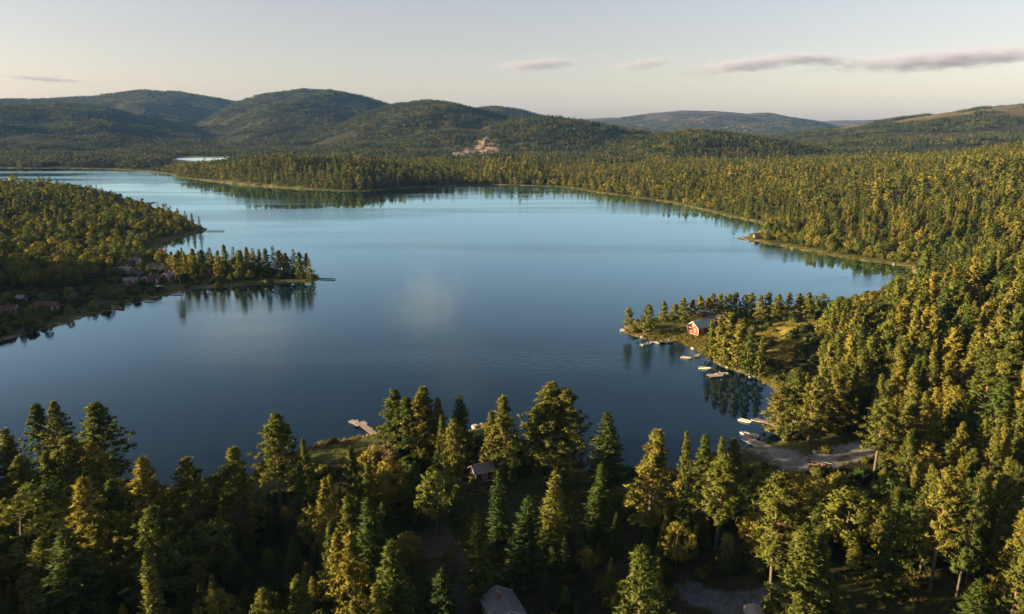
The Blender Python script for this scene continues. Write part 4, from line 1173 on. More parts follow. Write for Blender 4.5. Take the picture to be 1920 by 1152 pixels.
def rowboat(label, px, py, rot, hull, L=4.4, B=1.55, afloat=True, motor=False, upturned=False):
    if afloat:
        x, y = flat(px, py); z = -0.13
    else:
        x, y, z = hit(px, py)
    root = empty('rowing_boat' if not motor else 'motorboat', (x, y, z), rot, label, 'boat')
    h = bm_obj('hull', hull_bm(L, B, 0.52), hull, root, smooth=True)
    for t in (-.28, .02, .27):
        box_obj('bench', (L * t, 0, .36), (.26, B * .80 * (1 if t < .2 else .72), .04), M_WOOD, root)
    bm = bmesh.new()
    for s in (-1, 1):
        bm_box(bm, (-L * .08, s * B * .47, .57), (L * .78, .07, .06))
    bm_obj('gunwale', bm, M_WOOD, root)
    if motor:
        bm = bmesh.new(); bm_box(bm, (-L / 2 - .18, 0, .72), (.34, .3, .42)); bm_box(bm, (-L / 2 - .2, 0, .2), (.14, .12, .9))
        bm_obj('outboard_motor', bm, M_BLACK, root)
        bm = bmesh.new(); bm_box(bm, (L * .16, 0, .78), (.05, B * .8, .42), Matrix.Rotation(R(-28), 3, 'Y'))
        bm_obj('windscreen', bm, M_GLASS, root)
    else:
        for s in (-1, 1):
            bm = bmesh.new()
            tube(bm, [Vector((-L * .3, s * B * .22, .44)), Vector((L * .18, s * B * .28, .46))], [.03, .03], 5)
            bm_box(bm, (L * .25, s * B * .29, .462), (.5, .14, .03))
            bm_obj('oar', bm, M_WOOD, root)
    if upturned:
        root.rotation_euler = (math.pi, 0, rot); root.location.z += 0.62
    return root
rowboat('white motorboat moored under the two end pines of the peninsula', 1213, 646, R(25), M_HULL, 5.2, 2.0, motor=True)
rowboat('small white rowing boat by the dark low jetty', 1228, 644, R(160), M_HULL, 3.6, 1.4)
rowboat('pale rowing boat moored inshore of the bathing raft', 1322, 692, R(-15), M_HULL, 4.2, 1.5)
rowboat('white motorboat tied to the bathing raft', 1352, 703, R(190), M_HULL, 4.8, 1.9, motor=True)
rowboat('narrow brown rowing boat adrift between peninsula and bathing raft', 1287, 672, R(-22), M_WOOD, 4.0, 1.2)
rowboat('white motorboat on the lake side of the long grey jetty', 1405, 817, R(152), M_HULL, 5.0, 1.9, motor=True)
rowboat('grey rowing boat on the beach side of the long grey jetty', 1404, 829, R(150), M_HULLBLUE, 4.4, 1.6)
rowboat('white rowing boat alongside the inner end of the long grey jetty', 1418, 836, R(148), M_HULL, 4.2, 1.6)
rowboat('white rowing boat drifting between the two cove jetties', 1397, 791, R(-40), M_HULL, 3.8, 1.4)
rowboat('rowing boat tied at the tip of the slim sunlit jetty', 1422, 791, R(165), M_WOOD, 4.0, 1.5)
rowboat('dark reddish rowing boat pulled up on the gravel beach', 1532, 874, R(-20), M_HULLRED, 4.2, 1.5, afloat=False)
rowboat('red rowing boat on the edge of the shaded island shore', 226, 580, R(-25), M_HULLRED, 5.0, 1.8)
rowboat('white rowing boat moored off the shaded shore near the wooded spit', 333, 553, R(5), M_HULL, 5.0, 1.8)
rowboat('white rowing boat moored halfway along the shaded island shore', 280, 566, R(-18), M_HULL, 4.8, 1.7)
rowboat('white upturned boat on the grass below the dark red cabin', 298, 538, R(-30), M_HULL, 5.5, 2.0, afloat=False, upturned=True)
rowboat('white boat on the grass above the brown barn', 86, 568, R(-10), M_HULL, 5.0, 1.9, afloat=False)
rowboat('pale boat lying on the grass behind the small shed', 57, 563, R(-20), M_HULLBLUE, 4.8, 1.8, afloat=False)
rowboat('grey boat moored beside the far jetty across the lake', 1401, 453, R(-12), M_HULLBLUE, 5.0, 1.8, motor=True)

def trailer():
    x, y, z = hit(1524, 866)
    root = empty('boat_trailer', (x, y, z), R(-32), 'empty boat trailer with a long steel drawbar on the gravel beach', 'trailer')
    bm = bmesh.new()
    for s in (-1, 1):
        bm_box(bm, (-.4, s * .6, .5), (3.4, .1, .1))
    for k in (-1.9, -.6, .9):
        bm_box(bm, (k, 0, .502), (.1, 1.12, .08))
    bm_obj('frame', bm, M_STEEL, root)
    bm = bmesh.new(); bm_box(bm, (2.6, 0, .52), (2.6, .12, .12)); bm_box(bm, (3.95, 0, .55), (.25, .18, .16)); bm_box(bm, (3.4, 0, .24), (.08, .08, .5))
    bm_obj('drawbar', bm, M_STEEL, root)
    for s in (-1, 1):
        bm = bmesh.new()
        bmesh.ops.create_cone(bm, cap_ends=True, segments=16, radius1=.32, radius2=.32, depth=.2, matrix=Matrix.Translation((-.8, s * .78, .32)) @ Matrix.Rotation(R(90), 4, 'X'))
        w = bm_obj('wheel', bm, M_BLACK, root)
        bm = bmesh.new()
        bmesh.ops.create_cone(bm, cap_ends=True, segments=12, radius1=.17, radius2=.17, depth=.215, matrix=Matrix.Translation((-.8, s * .78, .32)) @ Matrix.Rotation(R(90), 4, 'X'))
        bm_obj('rim', bm, M_STEEL, w)
        box_obj('mudguard', (-.8, s * .78, .72), (.8, .24, .05), M_BLACK, root)
trailer()

# ------------------------------------------------------------------ boulders, shore stones and bare rock on the hills
def rock_mesh(seed, sub=2, rough=0.35, flatz=0.7):
    rng = np.random.default_rng(seed)
    bm = bmesh.new(); bmesh.ops.create_icosphere(bm, subdivisions=sub, radius=1)
    off = rng.uniform(0, 50, 3)
    pl = unit(rng.normal(0, 1, (7, 3)))
    for v in bm.verts:
        p = np.array(v.co)
        cut = min(1.0, min(0.78 / max(1e-3, float(p @ q)) if float(p @ q) > 0.78 else 1.0 for q in pl))
        n = float(fbm(np.array([p[0] * 1.7 + off[0] + p[2]]), np.array([p[1] * 1.7 + off[1] - p[2]]), seed, 3)[0]) - 0.5
        v.co = v.co * (cut * (1 + rough * n)); v.co.z *= flatz
    me = bpy.data.meshes.new('rock')
    bm.to_mesh(me); bm.free(); me.materials.append(M_STONE)
    return me

def shore_stones():
    protos = [rock_mesh(40 + k) for k in range(4)]
    rng = np.random.default_rng(77)
    n = 30000
    a = rng.uniform(-0.78, 0.78, n); r = np.exp(rng.uniform(math.log(95), math.log(620), n))
    x = r * np.sin(a); y = r * np.cos(a)
    sd = sdf(x, y)
    ok = (sd > -0.9) & (sd < 1.3)
    x, y = x[ok], y[ok]
    z = height(x, y)
    m = len(x); s = np.exp(rng.normal(-1.15, 0.45, m)) * np.clip(np.hypot(x, y) / 260, .7, 1.6)
    scatter('shore_stones', 'grey stones strewn along the waterline', np.stack([x, y, z], 1), rng.uniform(0, 6.28, (m, 3)) * [0.1, 0.1, 1], np.stack([s, s * rng.uniform(.6, 1, m), s * .8], 1), rng.integers(0, 4, m), protos)
shore_stones()

for k, (px, py, sx, sz, rz, lb) in enumerate([
        (868, 291, 22, 9, 0.3, 'lowest pink rock face in the quarry scar on the pointed hill'), (887, 288, 24, 10, 1.1, 'broad pink rock face in the middle of the quarry scar'),
        (908, 291, 18, 8, 2.0, 'pink rock slab closing the quarry scar on the shaded side'), (912, 268, 10, 17, 0.5, 'tall pale rock cleft standing above the quarry scar'),
        (900, 280, 14, 8, 2.7, 'rock shelf between the cleft and the quarry scar'), (1113, 302, 9, 9, 0.2, 'small orange rock face by the far pale field'),
        (1152, 299, 20, 7, 1.3, 'long bare rock band under the low wooded hill'), (845, 286, 20, 6, 0.9, 'grey scree patch at the foot of the quarry scar')]):
    x, y, z = hit(px, py)
    me = rock_mesh(60 + k, 3, 0.9, 1.0); me.materials.clear(); me.materials.append(M_PINKROCK)
    o = link('rock_outcrop', me)
    o.location = (x, y, z); o.scale = (sx * 1.1, sx * 0.7, sz * 0.7); o.rotation_euler = (0.1, 0.15, rz)
    tag(o, lb, 'rock')

for k, (px, py, s, lb) in enumerate([(1170, 621, 1.3, 'pale flat boulder at the water on the peninsula tip'), (1205, 633, 0.9, 'grey boulder on the bank under the second peninsula pine'),
                                     (1300, 655, 0.8, 'low boulder on the golden bank below the red cottage'), (1452, 776, 1.0, 'sunlit boulder in the water above the slim jetty'),
                                     (1528, 848, 0.7, 'rounded pale boulder at the edge of the gravel beach'), (1413, 1150, 1.6, 'warm lit boulder beside the gravel track'),
                                     (893, 803, 1.3, 'pinkish boulder on the bank behind the dark blue-green spruce'), (905, 799, 1.0, 'smaller boulder reaching into the water by the tall green pine')]):
    x, y, z = hit(px, py)
    o = link('boulder', rock_mesh(80 + k, 3)); o.location = (x, y, z + s * .15); o.scale = (s * 1.3, s, s); o.rotation_euler = (0, 0, k)
    tag(o, lb, 'boulder')

# ------------------------------------------------------------------ clouds, kilometres out
def cloud_mat(name, dens, thr, stretch, col=(0.46, 0.51, 0.68, 1)):
    m = bpy.data.materials.new(name); m.use_nodes = True
    nt = m.node_tree
    for n in list(nt.nodes):
        if n.type != 'OUTPUT_MATERIAL': nt.nodes.remove(n)
    tc = N(nt, 'ShaderNodeTexCoord')
    oi = N(nt, 'ShaderNodeObjectInfo')
    ln = N(nt, 'ShaderNodeVectorMath', operation='LENGTH'); nt.links.new(tc.outputs['Object'], ln.inputs[0])
    mp = N(nt, 'ShaderNodeMapping'); mp.inputs['Scale'].default_value = stretch
    nt.links.new(tc.outputs['Object'], mp.inputs['Vector'])
    ad = N(nt, 'ShaderNodeVectorMath', operation='ADD')
    sc = N(nt, 'ShaderNodeVectorMath', operation='SCALE'); sc.inputs[0].default_value = (37, 17, 11)
    nt.links.new(oi.outputs['Random'], sc.inputs['Scale']); nt.links.new(mp.outputs[0], ad.inputs[0]); nt.links.new(sc.outputs[0], ad.inputs[1])
    nz = N(nt, 'ShaderNodeTexNoise', Scale=1.0, Detail=5.0, Roughness=0.6)
    nt.links.new(ad.outputs[0], nz.inputs['Vector'])
    a = N(nt, 'ShaderNodeMath', operation='MULTIPLY_ADD'); a.inputs[1].default_value = 2.4; a.inputs[2].default_value = -1.2 - thr
    nt.links.new(nz.outputs['Fac'], a.inputs[0])
    b = N(nt, 'ShaderNodeMath', operation='SUBTRACT'); b.inputs[0].default_value = 1.0; nt.links.new(ln.outputs['Value'], b.inputs[1])
    c = N(nt, 'ShaderNodeMath', operation='ADD'); nt.links.new(a.outputs[0], c.inputs[0]); nt.links.new(b.outputs[0], c.inputs[1])
    d = N(nt, 'ShaderNodeMapRange', clamp=True); d.inputs['From Min'].default_value = 0; d.inputs['From Max'].default_value = 0.6
    d.inputs['To Max'].default_value = dens
    nt.links.new(c.outputs[0], d.inputs['Value'])
    # fade to nothing at the hull
    e = N(nt, 'ShaderNodeMapRange', clamp=True); e.inputs['From Min'].default_value = 0; e.inputs['From Max'].default_value = 0.45
    nt.links.new(b.outputs[0], e.inputs['Value'])
    f = N(nt, 'ShaderNodeMath', operation='MULTIPLY'); nt.links.new(d.outputs[0], f.inputs[0]); nt.links.new(e.outputs[0], f.inputs[1])
    v = N(nt, 'ShaderNodeVolumePrincipled'); v.inputs['Color'].default_value = col
    nt.links.new(f.outputs[0], v.inputs['Density'])
    nt.links.new(v.outputs[0], nt.nodes['Material Output'].inputs['Volume'])
    return m
M_CLOUD = cloud_mat('evening cloud', 0.0026, 0.22, (8.0, 4.0, 2.0))
M_WISP = cloud_mat('thin high cloud', 0.00038, 0.12, (3.2, 2.4, 1.6), (1.0, 0.90, 0.92, 1))

def cloud(label, px, py, wpx, hpx, D, mat, roll=0.0, deep=0.35, up=False):
    d = Vector(ray(px, py))
    if up: d.z = -d.z
    d.normalize()
    p = Vector((0, 0, CAM_H)) + d * D
    me = bpy.data.meshes.new('cloud')
    bm = bmesh.new(); bmesh.ops.create_icosphere(bm, subdivisions=3, radius=1); bm.to_mesh(me); bm.free()
    o = link('cloud', me, mat=mat)
    m_px = D / FPX
    o.location = p; o.scale = (wpx * m_px / 2, wpx * m_px / 2 * deep, hpx * m_px / 2)
    o.rotation_euler = (0, -roll, math.atan2(d.y, d.x) - math.pi / 2)
    return tag(o, label, 'cloud')
cloud('small mauve cloud above the saddle between the dark hills', 1005, 122, 215, 30, 21000, M_CLOUD, R(4))
cloud('smallest wispy cloud between the two longer clouds', 1205, 121, 150, 27, 21500, M_CLOUD, R(7))
cloud('long flat cloud over the far purple hill', 1400, 122, 280, 34, 22000, M_CLOUD, R(5))
cloud('humped cloud joining the long flat cloud to the largest one', 1510, 110, 220, 29, 22500, M_CLOUD, R(-3))
cloud('largest grey cloud bank over the eastern hillside', 1760, 113, 430, 40, 22500, M_CLOUD, R(2))
cloud('faint thin streak of cloud over the western hills', 75, 147, 190, 13, 24000, M_CLOUD, R(-3))
for k, (px, py, w, h, lb) in enumerate([(455, 595, 320, 190, 'soft pale cloud whose reflection lies off the wooded spit'), (800, 550, 240, 190, 'soft cloud whose reflection lies in mid lake'),
                                        (872, 675, 160, 190, 'soft cloud whose reflection lies before the glowing shore clump')]):
    cloud(lb, px, py, w, h, 9500, M_WISP, 0, 0.6, up=True)

# ------------------------------------------------------------------ the rest of the woods
def jitter_grid(x0, x1, y0, y1, s, seed):
    rng = np.random.default_rng(seed)
    gx, gy = np.meshgrid(np.arange(x0, x1, s), np.arange(y0, y1, s))
    gx = gx.ravel() + rng.uniform(-0.5, 0.5, gx.size) * s * 0.92
    gy = gy.ravel() + rng.uniform(-0.5, 0.5, gy.size) * s * 0.92
    return gx, gy, rng

FORE_SKY = np.array([(-400, 900), (0, 850), (60, 800), (180, 800), (240, 890), (300, 905), (350, 890), (440, 885), (490, 905), (580, 900), (640, 900), (700, 850), (730, 800), (830, 800), (860, 830), (900, 850),
                     (940, 800), (990, 820), (1090, 820), (1110, 885), (1180, 890), (1230, 870), (1300, 880), (1400, 895), (1620, 905), (1650, 800), (1700, 760), (2400, 700)], float)
# things in front of which no filler tree may stand: pixel boxes and the distance they are at
KEEP = [(875, 862, 930, 915, 150), (890, 1100, 985, 1160, 118), (1260, 1085, 1490, 1160, 118), (1285, 590, 1340, 640, 250), (1150, 595, 1300, 665, 255),
        (1270, 630, 1460, 760, 205), (1395, 812, 1660, 872, 160), (640, 780, 725, 835, 165), (580, 822, 720, 875, 150), (1050, 690, 1230, 860, 140),
        (1400, 572, 1528, 690, 292), (1100, 560, 1170, 700, 300), (1150, 440, 1400, 576, 330), (1510, 440, 1600, 548, 400), (1600, 440, 1660, 538, 400), (1660, 440, 1706, 514, 400), (1765, 812, 1825, 838, 168), (1640, 1075, 1990, 1160, 108), (1100, 905, 1130, 1000, 120)]
CLEAR = [BEACH, TRACK, PATH, LAWN, GLADE, MEADOW, PEN_YARD, FIELD, BACK_LOT, DIRT, POND_CLEAR]

def tree_mask(x, y, rng, margin=4.0, hgt=None):
    sd = sdf(x, y)
    z = height(x, y, sd)
    r = np.hypot(x, y)
    mg = margin + 4 * vnoise(x / 13, y / 13, 21)
    ok = sd > mg
    px, py = project(x, y, z)
    for poly in CLEAR:
        ok &= ~(inpoly(px, py, poly) & (y > 20))
    ok &= ~(inpoly(px, py, PEN_GRASS) & (y > 20) & (rng.uniform(size=x.shape) < 0.93))
    low = inpoly(px, py, LEFT_LAND) & (y > 20)
    ok &= ~(low & (rng.uniform(size=x.shape) < 0.74))
    return ok, z, sd, px, py, low

def fill_trees():
    """single trees out to 1350 m"""
    allt = []
    for (r0, r1, s, seed) in ((28, 340, 4.9, 1), (340, 760, 5.5, 2), (760, 1350, 6.4, 3)):
        gx, gy, rng = jitter_grid(-r1 * 0.95, r1 * 0.95, -r1 * 0.35 if r0 < 100 else 0, r1, s, seed)
        r = np.hypot(gx, gy); a = np.degrees(np.arctan2(gx, gy))
        m = (r > r0) & (r < r1) & (a < 46) & (a > (-46 if r0 > 500 else -75 if r0 > 100 else -150))
        gx, gy = gx[m], gy[m]
        ok, z, sd, px, py, low = tree_mask(gx, gy, rng)
        x, y, z, sd, px, py, low = [q[ok] for q in (gx, gy, z, sd, px, py, low)]
        n = len(x); r = np.hypot(x, y)
        u = rng.uniform(size=n); patch = fbm(x / 60, y / 60, 14, 3)
        east = x > 40
        # kinds: conifers on the slopes, more leaves on the island, the far plain and along the banks
        pb = np.where((x < -40) & (y > 250) & (y < 950), 0.74, np.where(r > 420, 0.32, 0.10)) + 0.18 * (sd < 16) + 0.35 * ((x > 80) & (y > 330) & (y < 560) & (sd < 55)) + 1.5 * (patch - 0.5)
        kind = np.where(u < pb, 2, np.where(u < pb + (1 - pb) * np.clip(np.where(r < 330, 0.60, 0.46) + 1.6 * (fbm(x / 95, y / 95, 15, 3) - 0.5), 0.05, 0.95), 0, 1))
        head = (r > 900) & (r < 1330) & (px > 315) & (px < 850)
        kind = np.where(head, np.where(u < 0.85, 1, 0), kind)
        h = rng.uniform(11.5, 17.5, n)
        h = np.where(kind == 2, rng.uniform(7, 12, n), h)
        h = np.where(east & (r < 500), h * 1.08, h)
        h = np.where((x < -40) & (y > 250), h * 0.80, h)
        h = np.where(r > 420, h * np.where(east, 0.70, 0.86), h)
        h *= (1 + 0.9 * (fbm(x / 75, y / 75, 16, 3) - 0.5)) * np.exp(rng.normal(0, 0.17, n))
        gap = vnoise(x / 17, y / 17, 19) < 0.13
        h = np.where(head, h * 1.2, h)
        h = np.where(low, rng.uniform(3, 7, n), h)
        h = np.where(sd < 11, h * 0.78, h)
        near = (y < 170) & (r < 215) & (px < 1640)
        filler = near & (y > 20) & (np.abs(x) < 0.8 * y + 20)
        h = np.where(filler, np.minimum(h, rng.uniform(3.5, 9, n)), h)
        kind = np.where(filler & (u < 0.22), 2, np.where(filler & (u < 0.8), 1, kind))
        # the tips must stay under the near skyline and off what the photograph shows
        tx, ty = project(x, y, z + h)
        keep = ~(gap & (r > 230) & (sd > 25)) & ~(filler & (ty < np.interp(px, FORE_SKY[:, 0], FORE_SKY[:, 1])))
        hw = h * 0.24 * FPX / np.hypot(r, CAM_H)
        for (x0, y0, x1, y1, D) in KEEP:
            keep &= ~((r < D) & (y > 20) & (tx + hw > x0) & (tx - hw < x1) & (ty < y1) & (py > y0))
        for (ox, oy, orad) in OCC:
            keep &= np.hypot(x - ox, y - oy) > orad + 1.1
        for q in np.nonzero(keep)[0]:
            allt.append((r[q], kind[q], x[q], y[q], z[q], h[q], sd[q], px[q], py[q]))
    return allt
FILL = fill_trees()

LOOK = {P_: ['full-crowned', 'narrow', 'wide rounded', 'high-crowned', 'broad-crowned', 'bare-trunked', 'pointed'],
        S_: ['dense dark', 'loose narrow', 'wide-skirted', 'slim open', 'thick-skirted', 'ragged'],
        B_: ['rounded', 'wide spreading', 'upright', 'small domed']}
MARKS = [('near the golden tree mound', 130, 830), ('below the golden tree mound', 60, 1000), ('by the black hollow', 300, 1080), ('at the dark bank by the bare-trunked pine', 470, 950), ('under the bare-trunked pine', 520, 870),
         ('at the low end of the slanting pine row', 600, 1060), ('beside the slanting pine row', 650, 940), ('by the small lawn', 640, 855), ('under the glowing shore clump', 790, 830), ('by the grey-roofed hut', 905, 890),
         ('along the dirt path', 800, 1060), ('at the edge of the dark glade', 960, 960), ('under the massive golden pine', 1045, 820), ('by the near-black waterside spruce', 1150, 850),
         ('beside the cabin at the lower edge', 980, 1120), ('below the big pine at the cove mouth', 1200, 930), ('near the bright pine by the gravel track', 1190, 1090), ('beyond the gravel track', 1360, 1060),
         ('behind the boat jetty pines', 1340, 920), ('under the curved-trunk pine', 1470, 1010), ('below the gravel beach', 1530, 910), ('between beach and meadow', 1620, 960), ('at the shaded meadow', 1700, 1060),
         ('behind the slender pine group', 1850, 930), ('by the tall bare-trunked pine', 1780, 950), ('by the bare earth patch', 1800, 830), ('near the ruddy-trunked pine', 1650, 790), ('behind the forked golden pine', 1730, 740),
         ('beside the great cove pine', 1500, 740), ('behind the great cove pine', 1570, 700), ('at the open golden clearing', 1490, 640), ('by the red cottage', 1320, 610), ('along the back of the peninsula', 1440, 575),
         ('at the neck of the peninsula', 1570, 590), ('at the head of the upper cove', 1660, 560), ('midway up the slope over the cove', 1640, 640), ('high on the slope over the cove', 1760, 600),
         ('behind the tall layered pine', 1860, 690), ('at the frame edge high above the cove', 1890, 590), ('over the hillside cove bend', 1780, 520), ('on the far bank by the far jetty', 1450, 440),
         ('among the red cabins', 290, 515), ('by the brown barn', 95, 575), ('by the bright lawn', 30, 585), ('on the shaded bank between barn and cabins', 190, 560), ('on the narrow wooded spit', 450, 505),
         ('at the root of the wooded spit', 360, 520), ('under the island wood above the barn', 110, 530), ('on the island slope facing the cabins', 210, 480), ('on the golden island slope', 80, 470), ('near the point of the wooded island', 330, 425)]
MK = np.array([m[1:] for m in MARKS], float)
def region(x, y, px, py, sd):
    return MARKS[int(np.argmin((MK[:, 0] - px) ** 2 + ((MK[:, 1] - py) * 1.4) ** 2))][0]

def plant_fill():
    FILL.sort(key=lambda q: q[0])
    rest = {P_: [], S_: [], B_: []}
    rng = np.random.default_rng(8)
    lim = 296
    for (r, kd, x, y, z, h, sd, px, py) in FILL:
        kind = (P_, S_, B_)[kd]
        nv = len(SETS[(kind, 0)])
        var = int(rng.integers(nv)); rot = rng.uniform(0, 6.28); wid = rng.uniform(0.85, 1.3) * (1.0 if r < 420 else 1.22 if not (r > 900 and 315 < px < 850) else 1.55)
        tx, ty = project(x, y, z + h * 0.9)
        seen = (-30 < tx < 1950) and (ty < 1160) and y > 20
        if COUNT[kind] < lim and seen and (kind != B_ or r < 420):
            COUNT[kind] += 1
            where = region(x, y, *project(x, y, z + h * 0.6), sd)
            nm = {P_: 'pine', S_: 'spruce', B_: 'deciduous tree'}[kind]
            size = 'tall' if h > (15 if kind != B_ else 10) else ('short' if h < (11 if kind != B_ else 7.5) else 'middling')
            put_tree(kind, lod_for(r), var, x, y, z, h, wid, rot, (rng.normal(0, .03), rng.normal(0, .03)),
                     '%s %s %s %s' % (size, LOOK[kind][var], nm, where), '%s trees %s' % (nm.split()[0], where))
        else:
            rest[kind].append((x, y, z - 0.1, rng.normal(0, .03), rng.normal(0, .03), rot, h, wid, var, r))
    for kind, nm, lb in ((P_, 'pine_forest', 'pine wood covering the slopes round the lake'), (S_, 'spruce_forest', 'spruce wood covering the slopes round the lake'),
                         (B_, 'deciduous_forest', 'mixed leafy wood between the conifers round the lake')):
        T = rest[kind]
        nv = len(SETS[(kind, 0)])
        protos = []
        for l in (0, 1, 2):
            for (cm, tm, H) in SETS[(kind, l)]:
                protos.append(join_mesh('%s_%d' % (nm, l), cm, tm))
        T = np.array(T)
        H = np.array([SETS[(kind, 0)][int(v)][2] for v in T[:, 8]])
        sc = T[:, 6] / H
        lod = np.where(T[:, 9] < 235, 0, np.where(T[:, 9] < 620, 1, 2))
        scatter(nm, lb, T[:, :3], T[:, 3:6], np.stack([sc * T[:, 7], sc * T[:, 7], sc], 1), lod * nv + T[:, 8].astype(int), protos)
    print('trees', COUNT, {k: len(v) for k, v in rest.items()})
plant_fill()

# ------------------------------------------------------------------ far woods: stands of trees out to the hills
def stand_mesh(seed, size=20.0, n=13):
    rng = np.random.default_rng(seed)
    V = []; F = []; T = []; NN = []; base = 0
    for k in range(n):
        cx, cy = rng.uniform(-size / 2, size / 2, 2)
        light = (seed - 900) / 6.0
        H = rng.uniform(8, 15); tone = np.clip(light * 0.75 + rng.uniform(-0.1, 0.35), 0, 1)
        leafy = rng.uniform() < 0.1 + 0.55 * light
        m = 34
        z = rng.uniform(0.12, 1, m) ** 0.9
        prof = (1 - z) ** 0.8 if not leafy else np.sqrt(np.clip(1 - (2 * z - 0.95) ** 2, 0.02, 1))
        Rr = rng.uniform(1.9, 2.7) * (1.25 if leafy else 1)
        Hh = H * (0.72 if leafy else 1)
        a = rng.uniform(0, 6.283, m)
        rad = Rr * prof * rng.uniform(0.5, 1.0, m)
        P = np.stack([cx + np.cos(a) * rad * 0.6, cy + np.sin(a) * rad * 0.6, z * Hh * 0.95], 1)
        D = np.stack([np.cos(a), np.sin(a), rng.uniform(-0.1, 0.7, m)], 1)
        O = np.stack([np.cos(a), np.sin(a), np.full(m, 0.5)], 1)
        v, f, t = blades(P, D, rng.uniform(1.3, 2.2, m), rng.uniform(1.2, 2.0, m), O, rng, 0.4)
        V.append(v); F.append(f + base); base += len(v); NN.append(t)
        T.append(np.clip(tone + rng.normal(0, 0.12, m), 0, 1))
    me = mesh_np('stand', np.vstack(V), np.vstack(F), np.concatenate(T), np.vstack(NN))
    me.materials.append(M_FAR)
    return me

def far_woods():
    protos = [stand_mesh(900 + k) for k in range(7)]
    out = []
    for (r0, r1, s, sc, seed) in ((1340, 2600, 18, 0.95, 11), (2600, 4300, 18, 0.90, 12), (4300, 6700, 28, 1.0, 13)):
        gx, gy, rng = jitter_grid(-r1 * 0.75, r1 * 0.75, r0 * 0.6, r1, s, seed)
        r = np.hypot(gx, gy); a = np.degrees(np.arctan2(gx, gy))
        m = (r > r0) & (r < r1) & (np.abs(a) < 42)
        gx, gy, r = gx[m], gy[m], r[m]
        sd = sdf(gx, gy)
        z = height(gx, gy, sd)
        ok = sd > 14
        px, py = project(gx, gy, z)
        ok &= ~(inpoly(px, py, FIELD) | inpoly(px, py, POND_CLEAR))
        ok &= ~(inpoly(px, py, SCAR) & (rng.uniform(size=gx.shape) < 0.75))
        # bare scars and thin crowns on the drier tops
        bare = fbm(gx / 190, gy / 190, 52, 4)
        ok &= bare < np.where(r > 4300, 0.60, np.where(gx > 900, 0.53, 0.66))
        n = ok.sum()
        out.append(np.column_stack([gx[ok], gy[ok], z[ok] - 0.4, rng.uniform(0, 6.28, n), sc * rng.uniform(0.8, 1.2, n), np.clip(3.4 + 13 * (fbm(gx[ok] / 130, gy[ok] / 130, 53, 3) - 0.5) + rng.normal(0, 1.0, n), 0, 6.49).round()]))
    T = np.vstack(out)
    n = len(T)
    zer = np.zeros(n)
    scatter('far_forest', 'mixed forest covering the far hills and plain', T[:, :3], np.stack([zer, zer, T[:, 3]], 1), np.stack([T[:, 4], T[:, 4], T[:, 4] * 0.85], 1), T[:, 5].astype(int), protos)
    print('far stands', n)
far_woods()

# ------------------------------------------------------------------ shrubs under and between the trees
def shrubs():
    protos = []
    for k in range(4):
        cm, _, _ = broadleaf(700 + k, 2.2, 1.5, 0.0, 1, M_SHRUB)
        protos.append(cm)
    gx, gy, rng = jitter_grid(-420, 330, 40, 430, 3.3, 21)
    r = np.hypot(gx, gy); a = np.degrees(np.arctan2(gx, gy))
    m = (np.abs(a) < 46) & (r < 430)
    gx, gy = gx[m], gy[m]
    sd = sdf(gx, gy); z = height(gx, gy, sd); px, py = project(gx, gy, z)
    u = rng.uniform(size=gx.shape)
    ok = (sd > 0.7) & (u < 0.40)
    for poly in (BEACH, TRACK, PATH, BACK_LOT, DIRT, LAWN):
        ok &= ~inpoly(px, py, poly)
    for poly in (GLADE, MEADOW, PEN_YARD, PEN_GRASS):
        ok &= ~(inpoly(px, py, poly) & (u > (0.16 if poly is PEN_GRASS else 0.07)))
    ok &= ~((sd < 9) & (u > 0.24))
    ok &= ~((px > 1280) & (px < 1345) & (py > 596) & (py < 645))
    x, y, z = gx[ok], gy[ok], z[ok]
    n = len(x)
    s = rng.uniform(0.35, 1.15, n) * np.where(np.hypot(x, y) < 150, 0.8, 1)
    scatter('undergrowth', 'low shrubs and saplings under the trees and on the banks', np.stack([x, y, z - 0.1], 1), np.stack([n * [0], n * [0], rng.uniform(0, 6.28, n)], 1), np.stack([s * 1.1, s * 1.1, s], 1), rng.integers(0, 4, n), protos)
shrubs()

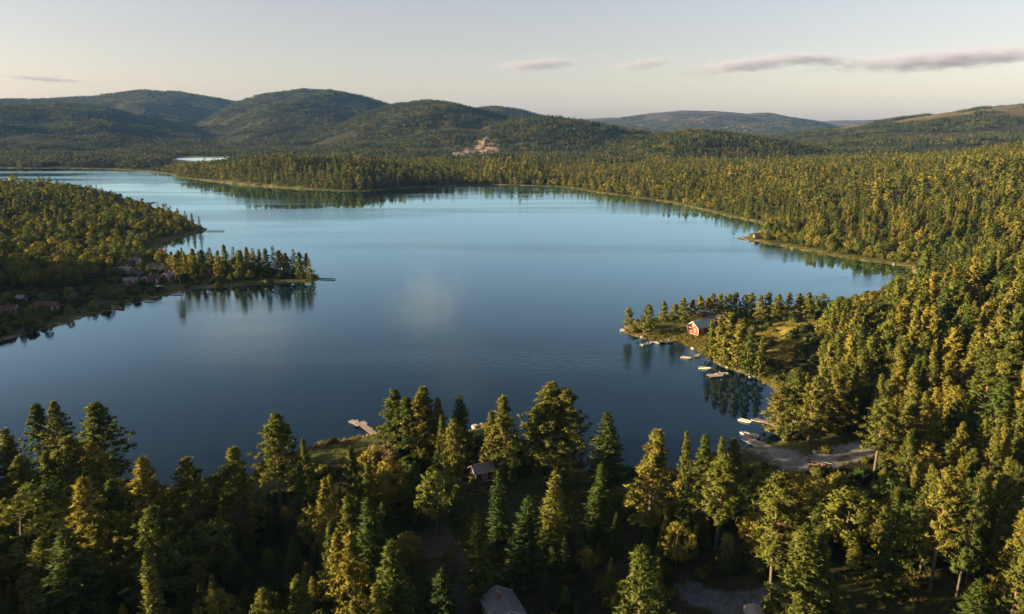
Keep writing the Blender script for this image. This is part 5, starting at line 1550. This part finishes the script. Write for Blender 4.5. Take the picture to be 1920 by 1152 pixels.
# ------------------------------------------------------------------ grass and sedge along the banks and in the clearing
def tuft_mesh(seed):
    rng = np.random.default_rng(seed)
    n = 26
    a = rng.uniform(0, 6.283, n)
    P = np.stack([np.cos(a) * rng.uniform(0, .45, n), np.sin(a) * rng.uniform(0, .45, n), np.zeros(n)], 1)
    D = np.stack([np.cos(a) * .5, np.sin(a) * .5, np.ones(n)], 1)
    O = np.stack([np.cos(a), np.sin(a), np.full(n, .8)], 1)
    V, F, Nn = blades(P, D, rng.uniform(.5, 1.1, n), rng.uniform(.12, .24, n), O, rng, 0.25)
    me = mesh_np('tuft', V, F, rng.uniform(.2, .9, n), Nn)
    me.materials.append(M_GRASS)
    return me

def bank_grass():
    protos = [tuft_mesh(500 + k) for k in range(4)]
    rng = np.random.default_rng(31)
    n = 90000
    a = rng.uniform(-0.78, 0.78, n); r = np.exp(rng.uniform(math.log(95), math.log(950), n))
    x = r * np.sin(a); y = r * np.cos(a)
    sd = sdf(x, y)
    ok = (sd > -0.9) & (sd < 5.0) & (fbm(x / 9, y / 9, 33, 3) > 0.42 + 0.02 * sd)
    x1, y1 = x[ok], y[ok]
    # rough meadow grass in the clearings
    gx, gy, _ = jitter_grid(20, 200, 150, 330, 0.9, 35)
    px, py = project(gx, gy, np.full(gx.shape, 4.0))
    ok = (inpoly(px, py, PEN_GRASS) | inpoly(px, py, PEN_YARD)) & (fbm(gx / 4, gy / 4, 36, 3) > 0.45)
    gx, gy = gx[ok], gy[ok]
    lx, ly, _ = jitter_grid(-110, 110, 60, 180, 1.0, 37)
    px, py = project(lx, ly, np.full(lx.shape, 3.0))
    ok = (inpoly(px, py, LAWN) | inpoly(px, py, MEADOW) | inpoly(px, py, GLADE)) & (fbm(lx / 4, ly / 4, 38, 3) > 0.5)
    x = np.concatenate([x1, gx, lx[ok]]); y = np.concatenate([y1, gy, ly[ok]])
    sd = sdf(x, y); z = height(x, y, sd)
    px, py = project(x, y, z)
    k = ~(inpoly(px, py, BEACH) | inpoly(px, py, TRACK)) & (sd > -0.9)
    x, y, z, sd = x[k], y[k], z[k], sd[k]
    m = len(x)
    s = rng.uniform(.45, 1.15, m) * np.clip(np.hypot(x, y) / 330, .75, 1.5)
    scatter('bank_grass', 'sedge and rough grass fringing the shores and clearings', np.stack([x, y, np.maximum(z, -.15) - .05], 1), np.stack([m * [0], m * [0], rng.uniform(0, 6.28, m)], 1), np.stack([s * 1.2, s * 1.2, s], 1), rng.integers(0, 4, m), protos)
    print('grass', m)
bank_grass()
